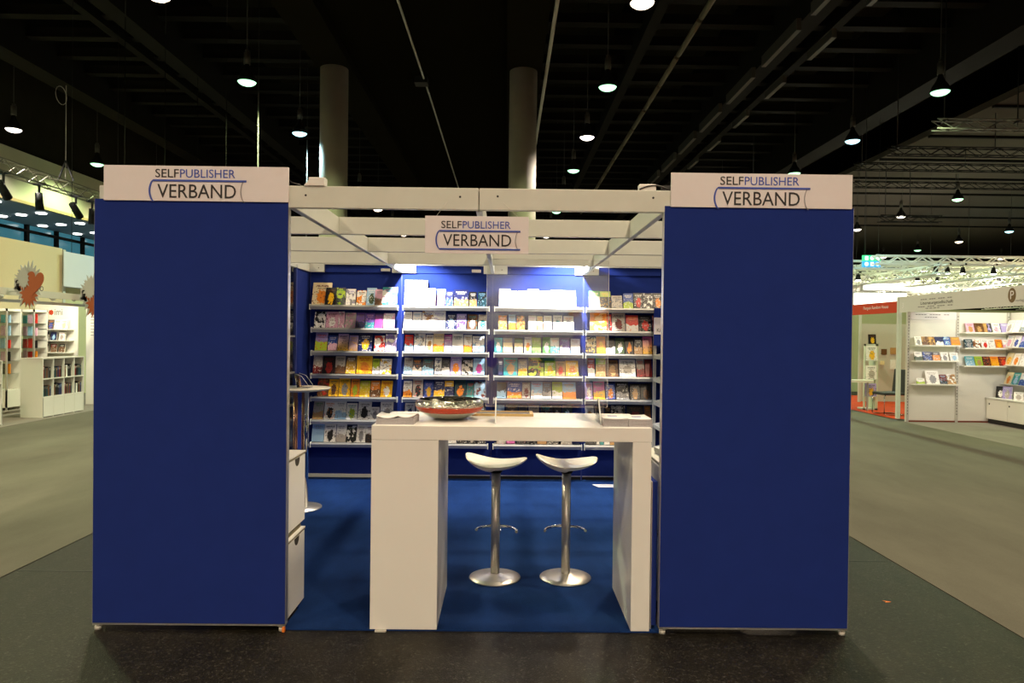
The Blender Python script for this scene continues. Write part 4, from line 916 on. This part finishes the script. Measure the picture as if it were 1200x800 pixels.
def e_shelf(x0, x1, z, label, books, g='books in the east stand', bay=''):
    t = thing('wall_shelf', ((x0 + x1) / 2, YW - 0.1, z), label, 'shelf')
    MB().box(x0, x1, YW - 0.17, YW - 0.02, z - 0.016, z).box(x0, x1, YW - 0.178, YW - 0.17, z - 0.016, z + 0.012).build('board', WPANEL, t)
    for i, s in enumerate(books.split()):
        a, b, h, stl, cols = s.split(','); xa, xb = sw(float(a)), sw(float(b)); hh = float(h) / 61.0
        add_book((xa, YW - 0.13, z + 0.001), xb - xa - 0.004, 0.02, hh, (-0.35, 0, 0), int(stl), cols, '%s book with %s %s, %s on %s' % (NAMES[cols[0]], NAMES[cols[1]], MOTIF[int(stl)], ORD[i], bay), g)
def zpx(px, py): return at_y(px, py, YW - 0.15).z
e_shelf(xA + 0.04, xB - 0.03, zpx(1093, 404.8), 'white shelf under the sign plate of the east stand', '1068,1076,11,1,wgk 1076.5,1083.5,11,3,BNk 1084,1091.5,11,3,NBy 1092,1101,11,2,nwk 1101.5,1109.5,11,3,bsw 1110,1120.5,11,5,Noy', bay='shelf under sign plate')
e_shelf(xA + 0.04, xB - 0.03, zpx(1093, 422.8), 'white middle shelf in the sign-plate bay of east stand', '1068,1077,11,2,wEk 1078,1088.5,11,3,nbw 1089,1097.5,11,4,oGw 1098.5,1107.5,10.5,1,wgk 1109,1119,10.5,1,wsg', bay='middle shelf of sign-plate bay')
e_shelf(xA + 0.04, xB - 0.03, zpx(1093, 450.3), 'lowest white shelf in the sign-plate bay of east stand', '1070.5,1080,7.5,2,wLe 1082,1097.5,16.5,1,wgd 1098,1106,12,2,Rks 1106.5,1116.5,12.5,3,Nwk', bay='lowest shelf of sign-plate bay')
e_shelf(xB + 0.04, xC - 0.03, zpx(1150, 389.8), 'white top shelf of the cabinet-side bay in east stand', '1127.5,1137,12,1,pNr 1137.5,1147.5,12,1,BNk 1148,1152,12,0,Noy 1152.5,1157.5,12,3,GlB 1158,1167,12,1,wpk 1168,1178,12,0,lww', bay='top shelf of cabinet-side bay')
e_shelf(xB + 0.04, xC - 0.03, zpx(1150, 408), 'white middle shelf of the cabinet-side bay in east stand', '1126,1135.5,11,1,Tgw 1136,1145,11,3,wBo 1145.5,1154,11,1,wrk 1154.5,1161.5,11,2,wwk 1162,1170,11,1,oyB 1170.5,1178,11,2,wpN', bay='middle shelf of cabinet-side bay')
e_shelf(xB + 0.04, xC - 0.03, zpx(1150, 429), 'lowest white shelf of the cabinet-side bay in east stand', '1127.5,1138,12,5,tsw 1138.5,1147.5,12,1,LNe 1148,1156.5,12,3,Rko 1157,1166,12,5,oyr 1166.5,1176,12,1,Rro', bay='lowest shelf of cabinet-side bay')
# side wall of the east stand with more shelves
XS = xC + 0.05
t = thing('shelf_wall', (XS, 8.2, 0), 'white side wall with bracket shelves in the east stand', 'shelf wall')
box('panel', (XS, XS + 0.03, 6.0, YW, 0.03, 2.13), WPANEL, t)
for i, py in enumerate((389, 406.5, 427.5, 450)):
    z = at_y(1183, py, 9.6).z
    t = thing('wall_shelf', (XS - 0.1, 9.0, z), 'white bracket shelf number %s down the side wall of east stand' % ['one', 'two', 'three', 'four'][i], 'shelf')
    box('board', (XS - 0.2, XS, 7.4, YW - 0.03, z - 0.015, z), WPANEL, t)
    MB().poly([(XS - 0.2, YW - 0.06, z - 0.015), (XS, YW - 0.06, z - 0.015), (XS, YW - 0.06, z - 0.1)], (0, 0.02, 0)).build('bracket', WPANEL, t)
    for k in range(4):
        cols = [['wdp', 'wwl', 'wgs', 'wcd'], ['wps', 'wbl', 'lbw', 'wdb'], ['cyw', 'woc', 'wwd', 'wLc'], ['cow', 'tsw', 'wbs', 'wdd']][i][k]
        add_book((XS - 0.17, YW - 0.08 - 0.19 * k, z + 0.001), 0.175, 0.018, 0.24, (-0.35, 0, -PI / 2), [1, 1, 2, 3][k], cols, '%s book with %s print, %s on side shelf %s of east stand' % (NAMES[cols[0]], NAMES[cols[1]], ORD[k], ['one', 'two', 'three', 'four'][i]), 'books on the east side wall')
# sideboard
XF = 9.42
t = thing('sideboard', (9.6, 9.1, 0), 'low white sideboard with sliding doors by the side wall', 'sideboard')
zt = 0.50
box('carcass', (XF + 0.02, XS - 0.008, 8.0, YW - 0.02, 0.09, zt - 0.02), WPANEL, t)
box('top', (XF - 0.01, XS - 0.008, 7.98, YW - 0.015, zt - 0.02, zt), WHITE, t)
box('plinth', (XF + 0.04, XS - 0.02, 8.02, YW - 0.04, 0, 0.09), BLACK, t)
for k in range(3):
    y1 = YW - 0.04 - 0.58 * k; dr = box('sliding_door', (XF + 0.004, XF + 0.02, y1 - 0.57, y1, 0.10, zt - 0.03), WPANEL, t)
    MB().cyl((XF + 0.002, y1 - 0.08 if k % 2 == 0 else y1 - 0.04, 0.38), (XF + 0.006, y1 - 0.08 if k % 2 == 0 else y1 - 0.04, 0.38), 0.018, seg=12).build('finger_hole', BLACK, dr)
for k, (cols, w, h, y) in enumerate((('kwG', 0.16, 0.22, 9.68), ('ldw', 0.16, 0.23, 9.5), ('wdg', 0.16, 0.15, 9.2))):
    add_book((XF + 0.12, y, zt + 0.001), w, 0.03, h, (-0.12, 0, -PI / 2 + 0.5), 1, cols, '%s upright book standing on the low sideboard' % NAMES[cols[0]], 'books on the sideboard')
# stand spotlights of the east
for (x, y, tx, ty, tz_, w) in ((8.6, 8.2, 9.0, 9.8, 1.3, 0.8), (9.2, 8.0, 9.6, 9.8, 1.5, 1.1), (10.0, 7.0, 9.9, 9.3, 1.2, 0.8)):
    t = thing('stand_spotlight', (x, y, 2.3), 'small white spotlight on an arm above the east stand', 'spotlight', 'east stand spotlights')
    MB().cyl((x, y, 2.35), (x, y + 0.12, 2.29), 0.05, 0.06, seg=14).build('can', WHITE, t); MB().bar((XE + 0.02, y, 2.42), (x, y, 2.36), 0.015).build('arm', ALU, t)
    spot('beam', (x, y + 0.16, 2.27), (tx, ty, tz_), STAND_W * w, (1, 0.93, 0.80), 110, 0.6, 0.03, t)
# red stand interior
t = thing('partition', (9.6, 14.0, 0), 'grey partition wall inside the red carpet stand', 'partition')
pa, pb = at_y(1007, 420, 14.0), at_y(1056, 420, 14.0); ztop = at_y(1030, 379.5, 14.0).z
box('panel', (pa.x, pb.x + 0.6, 14.0, 14.04, 0.02, ztop), GREYP, t)
for x in (pa.x, pb.x - 0.05): box('post', (x - 0.03, x + 0.03, 13.96, 14.0, 0, 2.2), BEAM, t)
for (px, py, w, h, m, nm) in ((1036, 412, 0.14, 0.14, 'B', 'small beige note'), (1048, 411, 0.2, 0.16, 'N', 'brown collage print'), (1034, 425, 0.1, 0.1, 'c', 'tiny cream card'), (1048, 427, 0.2, 0.24, 'w', 'white sheet with round mark')):
    p = at_y(px, py, 13.99)
    setp(box('wall_print', (p.x - w / 2, p.x + w / 2, 13.985, 14.0, p.z - h / 2, p.z + h / 2), mat('print_' + m, lin(PAL[m]), 0.6, var=0.3, scale=20)), nm + ' pinned to the grey partition', 'print')
struct(box('wall_far_green_lit', (9.0, 30, 17.5, 17.6, 0, 2.5), mat('far_wall', (0.45, 0.47, 0.30), 0.7, var=0.05)))  # green of the lamp light put into the wall colour
# picture rack
YR = 12.0
r0, r1 = at_y(1013, 440, YR).x, at_y(1029, 440, YR).x
t = thing('picture_rack', ((r0 + r1) / 2, YR, 0), 'white open rack holding three yellow flower calendars', 'rack')
MB().box(r0, r0 + 0.03, YR, YR + 0.05, 0, 1.48).box(r1 - 0.06, r1, YR, YR + 0.3, 0, 1.48).build('side', mat('rack_pale', (0.66, 0.72, 0.55), 0.6, var=0), t)
MB().box(r0, r1, YR, YR + 0.3, 0.0, 0.04).box(r0, r1, YR, YR + 0.05, 1.44, 1.48).build('rail', BEAM, t)
for i, (py0, py1, cols) in enumerate(((405, 422, 'wyG'), (428, 444, 'wdk'), (449, 464, 'lyE'))):
    z0, z1 = at_y(1020, py1, YR).z, at_y(1020, py0, YR).z
    add_book((r0 + 0.02, YR - 0.05, z0), r1 - r0 - 0.07, 0.02, z1 - z0, (-0.1, 0, 0), 1, cols, '%s calendar, %s on the white picture rack' % (['yellow flower', 'lettered', 'lilac flower'][i], ['highest', 'middle', 'lowest'][i]), 'calendars on the rack', name='calendar')
    box('ledge', (r0 + 0.01, r1 - 0.04, YR - 0.06, YR + 0.1, z0 - 0.012, z0), BEAM, t)
pz = at_y(1020, 393, 12.15)
add_book((pz.x - 0.06, 12.1, 1.481), 0.17, 0.02, 0.22, (-0.1, 0, 0), 1, 'kyB', 'black book with yellow figure standing on the picture rack', 'calendars on the rack')
# cantilever chairs
def chair(x, y, rot, label):
    t = thing('cantilever_chair', (x, y, 0.006), label, 'chair', None)
    Rm = Matrix.Translation((x, y, 0.006)) @ Matrix.Rotation(rot, 4, 'Z')
    MB().box(-0.24, 0.22, -0.22, 0.22, 0.42, 0.48, bevel=0.02, M=Rm).build('seat', CHARC, t)
    MB().box(0.20, 0.26, -0.21, 0.21, 0.45, 0.98, bevel=0.02, M=Rm @ Matrix.Translation((0, 0, 0)) @ Matrix.Rotation(0.1, 4, 'Y') @ Matrix.Translation((-0.05, 0, 0))).build('backrest', CHARC, t)
    for s in (-0.2, 0.2):
        MB().tube([Rm @ Vector(p) for p in ((0.2, s, 0.43), (-0.2, s, 0.43), (-0.235, s, 0.40), (-0.24, s, 0.04), (-0.2, s, 0.012), (0.2, s, 0.012))], 0.012, seg=8).build('leg', CHROME, t)
    MB().tube([Rm @ Vector((0.2, -0.2, 0.012)), Rm @ Vector((0.2, 0.2, 0.012))], 0.012, seg=8).build('stretcher', CHROME, t)
cp = at_z(1046, 487, 0); chair(cp.x, cp.y + 0.15, 0.1, 'dark cantilever chair under the red header, by the white post')
cp = at_z(1000, 481, 0); chair(cp.x - 0.1, cp.y + 0.75, 0.0, 'dark cantilever chair partly behind the blue panel')
t = thing('side_table', (7.9, 12.2, 0), 'pale narrow table beside the picture rack', 'table')
a = at_y(990, 446, 11.7); b = at_y(1022, 446, 11.7)
box('table_top', (a.x, b.x, 11.62, 11.9, a.z - 0.03, a.z + 0.02), CREAM, t); 
for x in (a.x + 0.05, b.x - 0.08): box('leg', (x, x + 0.03, 11.75, 11.78, 0, a.z - 0.03), ALU, t)

# ------------------------------------------------------------------ western stands
XW = -8.3
t = thing('stand_fascia', (XW, 10, 2.18), 'long grey fascia beam over the west stand', 'fascia')
box('beam', (XW - 0.06, XW, 5.5, 13.5, 2.18, 2.30), GREYP, t); box('lower_rail', (XW - 0.1, XW - 0.02, 5.5, 13.5, 2.06, 2.11), ALU, t)
for y in (6.2, 13.4): box('post', (XW - 0.06, XW - 0.01, y - 0.025, y + 0.025, 0, 2.18), ALU, t)
XY = -10.4
yl = at_x(73, 300, XY).y
setp(box('tall_wall', (XY - 0.1, XY, 5, yl, 0, 3.52), YELLOW), 'tall pale yellow wall at the back of the west stand', 'wall')
setp(box('wall_edge', (XY - 0.1, XY + 0.02, yl + 0.01, yl + 0.10, 0, 3.5), BEAM), 'narrow white edge strip beside the pale yellow wall', 'strip')
b0 = at_x(75, 300, XY + 0.1).y
t = thing('hanging_banner', (XY + 0.1, b0 + 1.2, 2.62), 'white hanging banner beside the yellow wall', 'banner')
box('cloth', (XY + 0.09, XY + 0.1, b0, b0 + 2.6, 2.62, 3.45), mat('banner_cloth', (0.72, 0.72, 0.78), 0.8, var=0.04, scale=2), t); MB().cyl((XY + 0.095, b0 + 0.3, 3.44), (XY + 0.095, b0 + 0.3, 12.02), 0.006, seg=5).cyl((XY + 0.095, b0 + 2.3, 3.44), (XY + 0.095, b0 + 2.3, 12.02), 0.006, seg=5).build('hanging_wires', BLACK, t); box('rod', (XY + 0.085, XY + 0.105, b0, b0 + 2.6, 2.60, 2.625), ALU, t)
setp(box('tall_wall', (XY - 0.2, XY - 0.1, yl + 0.1, 15, 0, 3.3), mat('pale_green_wall', (0.62, 0.62, 0.36), 0.7, var=0.03)), 'pale green wall behind the hanging banner', 'wall')
# heart signs: red heart with a grey spiky shape, projecting from the fascia
def heart(px, py, Y, label):
    c = at_y(px, py, Y); s = 0.0152 * 1.0
    t = thing('heart_sign', (c.x, Y, c.z - 0.4), label, 'sign')
    k = (Y + 3.8) / F_PX
    def P(u, v, d=0): return (c.x + u * k, Y + d, c.z - v * k)
    def burst(cx, cy, rx, ry, n, a0, a1, inner, d0, d1, name, m, seed):
        q = random.Random(seed); pts = []
        for i in range(n):
            a = a0 + (a1 - a0) * i / (n if abs(a1 - a0 - 2 * PI) < 0.01 else n - 1)
            f = (1.0 + q.uniform(-0.12, 0.15)) if i % 2 else inner
            pts.append(P(cx + rx * f * math.cos(a), cy + ry * f * math.sin(a), d0))
        MB().poly(pts, (0, d1, 0)).build(name, m, t)
    SILV = mat('sign_silver', (0.42, 0.40, 0.40), 0.5, var=0.05); HR = mat('heart_red', (0.36, 0.085, 0.03), 0.55, var=0.08)
    burst(-3, -1, 16, 27, 44, 0, 2 * PI, 0.74, 0.0, 0.015, 'spiky_outline', SILV, 3)
    burst(-2, 8, 11, 17, 30, 0, 2 * PI, 0.66, -0.008, 0.008, 'red_spikes', HR, 5)
    hp = []
    for i in range(40):
        a = 2 * PI * i / 40; X = 16 * math.sin(a) ** 3 * 0.68; Z = (13 * math.cos(a) - 5 * math.cos(2 * a) - 2 * math.cos(3 * a) - math.cos(4 * a)) * 1.1
        hp.append(P(4.5 + X * 0.95 + Z * 0.18, -4 - Z * 0.95 + X * 0.1, -0.014))
    MB().poly(hp, (0, 0.006, 0)).build('heart', HR, t)
    burst(-8, -9, 7.5, 14, 30, 0, 2 * PI, 0.70, -0.020, 0.006, 'spikes', SILV, 8)
    text_mesh('lettering', 'F', P(-17, 0)[0], P(-12.5, 0)[0], P(0, 4)[2], P(0, -7)[2], Y - 0.001, INK, t); text_mesh('lettering', 'o', P(10.5, 0)[0], P(15, 0)[0], P(0, 6)[2], P(0, 0)[2], Y - 0.001, INKG, t)
    box('plate', (P(-19, 0)[0], P(-11.5, 0)[0], Y, Y + 0.015, P(0, 6)[2], P(0, -9)[2]), mat('sign_silver', (0, 0, 0)), t)
    MB().bar((XW - 0.03, Y + 0.02, 2.24), (c.x, Y + 0.02, 2.24), 0.02).build('arm', ALU, t)
heart(36, 335, 8.3, 'red heart sign with grey spikes above the cube bookcase')
heart(113.5, 347, 10.3, 'red heart sign with grey spikes half hidden by blue panel')
# display wall with small red logo
YI = 11.2
def iw(px, py=400): return at_y(px, py, YI)
t = thing('display_wall', (iw(65).x, YI, 0), 'white display wall with red dot logo in the west stand', 'wall')
zt = iw(65, 357).z
box('panel', (iw(41).x, iw(91).x, YI, YI + 0.03, 0, zt), WPANEL, t)
p = iw(60, 366); MB().lathe([(0, -0.01), (0.055, 0), (0, 0.01)], c=(0, 0, 0), seg=10).build('tmp', RED).name = 'logo_dot_tmp'
bpy.data.objects.remove(bpy.data.objects['logo_dot_tmp'])
MB().poly([(p.x + (0.055 if i % 2 else 0.045) * math.cos(2 * PI * i / 14), YI - 0.004, p.z + (0.06 if i % 2 else 0.048) * math.sin(2 * PI * i / 14)) for i in range(14)], (0, 0.004, 0)).build('logo_dot', RED, t)
text_mesh('lettering', 'imi', iw(64).x, iw(73).x, iw(65, 369).z, iw(65, 362).z, YI, mat('ink_soft', (0.12, 0.11, 0.11), 0.6, var=0), t)
t2 = thing('display_wall', (iw(103).x, YI, 0), 'white lit text wall behind the cube bookcase', 'wall')
box('panel', (iw(92.5).x, iw(118).x, YI + 0.25, YI + 0.28, 0, zt), WPANEL, t2)
b = MB()
for k in range(9): b.box(iw(98).x, iw(98).x + 0.3 + 0.03 * (k % 3), YI + 0.247, YI + 0.25, zt - 0.12 - 0.065 * k, zt - 0.105 - 0.065 * k)
b.build('small_print', INKG, t2)
WS = [('wcd wcN Gbo wwk wck', 11), ('gGw kGB nsG wdp', 9.5), ('Bkw Bkw BRw Bkw', 9.5), ('Gwk wGk wwd dGw', 7)]
for r, py in enumerate((385.5, 398.5, 412.5, 426)):
    z = at_y(65, py, YI - 0.1).z; x0, x1 = iw(43).x, iw(87).x
    t = thing('wall_shelf', ((x0 + x1) / 2, YI - 0.1, z), 'pale %s shelf below the red dot logo' % ['top', 'second', 'third', 'fourth'][r], 'shelf')
    box('board', (x0, x1, YI - 0.2, YI, z - 0.016, z), WPANEL, t)
    bs, hpx = WS[r]; n = len(bs.split())
    for i, cols in enumerate(bs.split()):
        w = (x1 - x0 - 0.1) / n
        add_book((x0 + 0.03 + w * i, YI - 0.14, z + 0.001), w * (0.96 if r == 0 else 0.68), 0.04, hpx / 55.0, (-0.2, 0, 0), [1, 1, 4, 2][r], cols, '%s book, %s on %s shelf below the red dot logo' % (NAMES[cols[0]], ORD[i], ['top', 'second', 'third', 'fourth'][r]), 'books below the red dot logo')
# cube bookcases
def bookcase(y0, y1, label, gname, seed, ks=(0, 1, 2, 3)):
    t = thing('cube_bookcase', (-8.37, (y0 + y1) / 2, 0), label, 'bookcase')
    xb, xf, H = -8.57, -8.17, 1.08; n = 4; w = (y1 - y0) / n; tk = 0.018
    box('side', (xb, xf, y0, y0 + tk, 0, H), WHITE, t); box('side', (xb, xf, y1 - tk, y1, 0, H), WHITE, t)
    box('top', (xb, xf, y0 + tk, y1 - tk, H - tk, H), WHITE, t); box('back', (xb, xb + 0.01, y0 + tk, y1 - tk, 0, H - tk), WHITE, t)
    zs = [0.38, 0.71, 1.06]
    for k in range(1, n): box('divider', (xb + 0.01, xf - 0.004, y0 + w * k - tk / 2, y0 + w * k + tk / 2, 0, H - tk), WHITE, t)
    for z in zs[:2]: box('shelf_board', (xb + 0.01, xf - 0.004, y0 + tk, y1 - tk, z - tk, z), WHITE, t)
    for k in range(n): box('door', (xf - 0.018, xf, y0 + w * k + 0.006, y0 + w * (k + 1) - 0.006, 0.02, zs[0] - tk - 0.003), WHITE, t)
    q = random.Random(seed); no = 0
    for r in range(2):
        for k in ks:
            y = y0 + w * k + 0.02; end = y0 + w * (k + 1) - 0.02; i = 0
            while y < end - 0.03:
                th = q.uniform(0.03, 0.048); h = q.uniform(0.18, 0.235); cols = q.choice(['kwg', 'Bwk', 'kRw', 'nws', 'Rcw', 'Gwk', 'wkg', 'TwN', 'kgw', 'BNc', 'Nkw']) if not (r == 0 and k == 1 and i == 0) else 'orw'
                add_book((xf - 0.03 - 0.0, y, zs[r] + 0.001), th, 0.15, h, (0, 0, PI / 2), 0, cols, '%s spine book, %s in %s cubby of %s row, %s' % (NAMES[cols[0]], ORD[min(i, 9)], ORD[k], ['lower', 'upper'][r], gname), 'books in the ' + gname).location.x = xf - 0.04
                y += th + 0.002; i += 1
    return t
bookcase(9.0, 10.25, 'white cube bookcase with doors, under the heart sign', 'heart-sign bookcase', 5)
bookcase(6.85, 7.98, 'white cube bookcase cut off beside glass cabinet', 'cut-off bookcase', 9, (3,))
# glass cabinets
def vitrine(px0, px1, Y, label, seed):
    a, b = at_y(px0, 400, Y), at_y(px1, 400, Y); q = random.Random(seed)
    t = thing('glass_cabinet', ((a.x + b.x) / 2, Y + 0.2, 0), label, 'cabinet')
    H = 2.0
    box('back', (a.x, b.x, Y + 0.4, Y + 0.42, 0, H), WPANEL, t)
    for x in (a.x, b.x - 0.025): box('post', (x, x + 0.025, Y, Y + 0.025, 0, H), ALU, t)
    box('front_pane', (a.x + 0.025, b.x - 0.025, Y + 0.008, Y + 0.014, 0.4, H - 0.05), VITR, t)
    box('plinth', (a.x, b.x, Y, Y + 0.4, 0.06, 0.4), WPANEL, t); box('top', (a.x, b.x, Y, Y + 0.42, H - 0.05, H), WPANEL, t)
    for r in range(5):
        z = 0.72 + 0.25 * r; box('glass_shelf', (a.x + 0.02, b.x - 0.02, Y + 0.03, Y + 0.4, z - 0.008, z), VITR, t)
        n = 4
        for i in range(n):
            w = (b.x - a.x - 0.08) / n; x0 = a.x + 0.04 + w * i
            stuff.box(x0, x0 + w * 0.8, Y + 0.18, Y + 0.2, z, z + q.uniform(0.15, 0.2), q.randint(0, 5))
stuff = MB()
vitrine(11, 40, 10.6, 'glass cabinet with coloured books beside the logo wall', 1)
vitrine(-22, 8, 10.1, 'glass cabinet at the far end of the west stand', 2)
o = stuff.build('cabinet_books', [mat('cover_' + k, lin(PAL[k]), 0.5, var=0.3, scale=25) for k in 'rtopsk']); setp(o, 'small coloured books inside the west glass cabinets', 'books', kind='stuff')
struct(box('west_stand_carpet', (-16, -8.02, 4, 14, 0, 0.006), GCARP))
for (x, y, tx, ty, w) in ((-8.75, 10.1, -9.5, 11.2, 0.9), (-8.4, 10.2, -8.7, 11.4, 1.0), (-9.2, 9.3, -9.9, 10.8, 0.8)):
    t = thing('stand_spotlight', (x, y, 2.3), 'small white spotlight on the west stand fascia rail', 'spotlight', 'west stand spotlights')
    MB().cyl((x, y, 2.25), (x, y + 0.1, 2.2), 0.04, 0.05, seg=14).build('can', WHITE, t); MB().bar((XW - 0.05, y, 2.29), (x, y, 2.25), 0.015).build('arm', ALU, t)
    spot('beam', (x, y + 0.14, 2.18), (tx, ty, 1.3), STAND_W * 0.7 * w, (1, 0.93, 0.74), 110, 0.6, 0.03, t)

# ------------------------------------------------------------------ the stand across the aisle, seen only as reflections in screen and bowl
YO = -8.6
t = thing('poster_wall', (0.8, YO, 0), 'white printed poster wall of the stand across the aisle', 'wall')
box('panel', (-2.4, 4.0, YO - 0.04, YO, 0.0, 2.9), WPANEL, t)
for (x, z, w, h, c) in ((1.75, 1.0, 0.22, 0.5, 't'), (-0.1, 1.25, 0.18, 0.5, 'v'), (0.05, 0.9, 0.25, 0.3, 's'), (1.5, 1.5, 0.3, 0.22, 'l'), (0.4, 2.3, 0.3, 0.1, 'y'), (1.4, 2.05, 0.25, 0.22, 'y'), (0.9, 1.15, 0.3, 0.12, 'e'), (1.9, 1.9, 0.3, 0.4, 'o')):
    b = MB(); pts = [(x + w / 2 * math.copysign(abs(math.cos(a)) ** 0.6, math.cos(a)), YO, z + h / 2 * math.copysign(abs(math.sin(a)) ** 0.6, math.sin(a))) for a in [2 * PI * i / 24 for i in range(24)]]
    b.poly(pts, (0, 0.004, 0)).build('printed_shape', mat('poster_' + c, lin(PAL[c]), 0.6, var=0.1), t)
o = text_mesh('lettering', 'ebook book ebook', -1, 1, 2.02, 2.15, YO, INKG, t, '+y')
base = WLOC[o.name]
xs_ = [v.co.x for v in o.data.vertices]; a_, b_ = min(xs_), max(xs_)
for v in o.data.vertices: v.co.x = 2.1 - (v.co.x - a_) / (b_ - a_) * 2.2 - base.x
struct(box('added_carpet_red', (-2.6, 4.2, YO, -5.2, 0, 0.006), RCARP))  # unseen red carpet added for the bowl to reflect
for x in (-1.4, 0.1, 1.6, 3.1):  # unseen lamps added so the poster wall reflects brightly in the screen
    t = thing('stand_spotlight', (x, YO + 1.1, 2.9), 'added unseen arm spotlight brightening the poster wall across the aisle', 'spotlight', 'added poster wall spotlights')
    MB().cyl((x, YO + 1.0, 2.92), (x, YO + 0.9, 2.86), 0.05, 0.06, seg=14).build('can', WHITE, t); MB().bar((x, YO, 2.88), (x, YO + 1.0, 2.95), 0.015).build('arm', ALU, t)
    spot('beam', (x, YO + 0.85, 2.84), (x, YO, 1.3), 190, (1, 0.95, 0.85), 120, 0.6, 0.03, t)
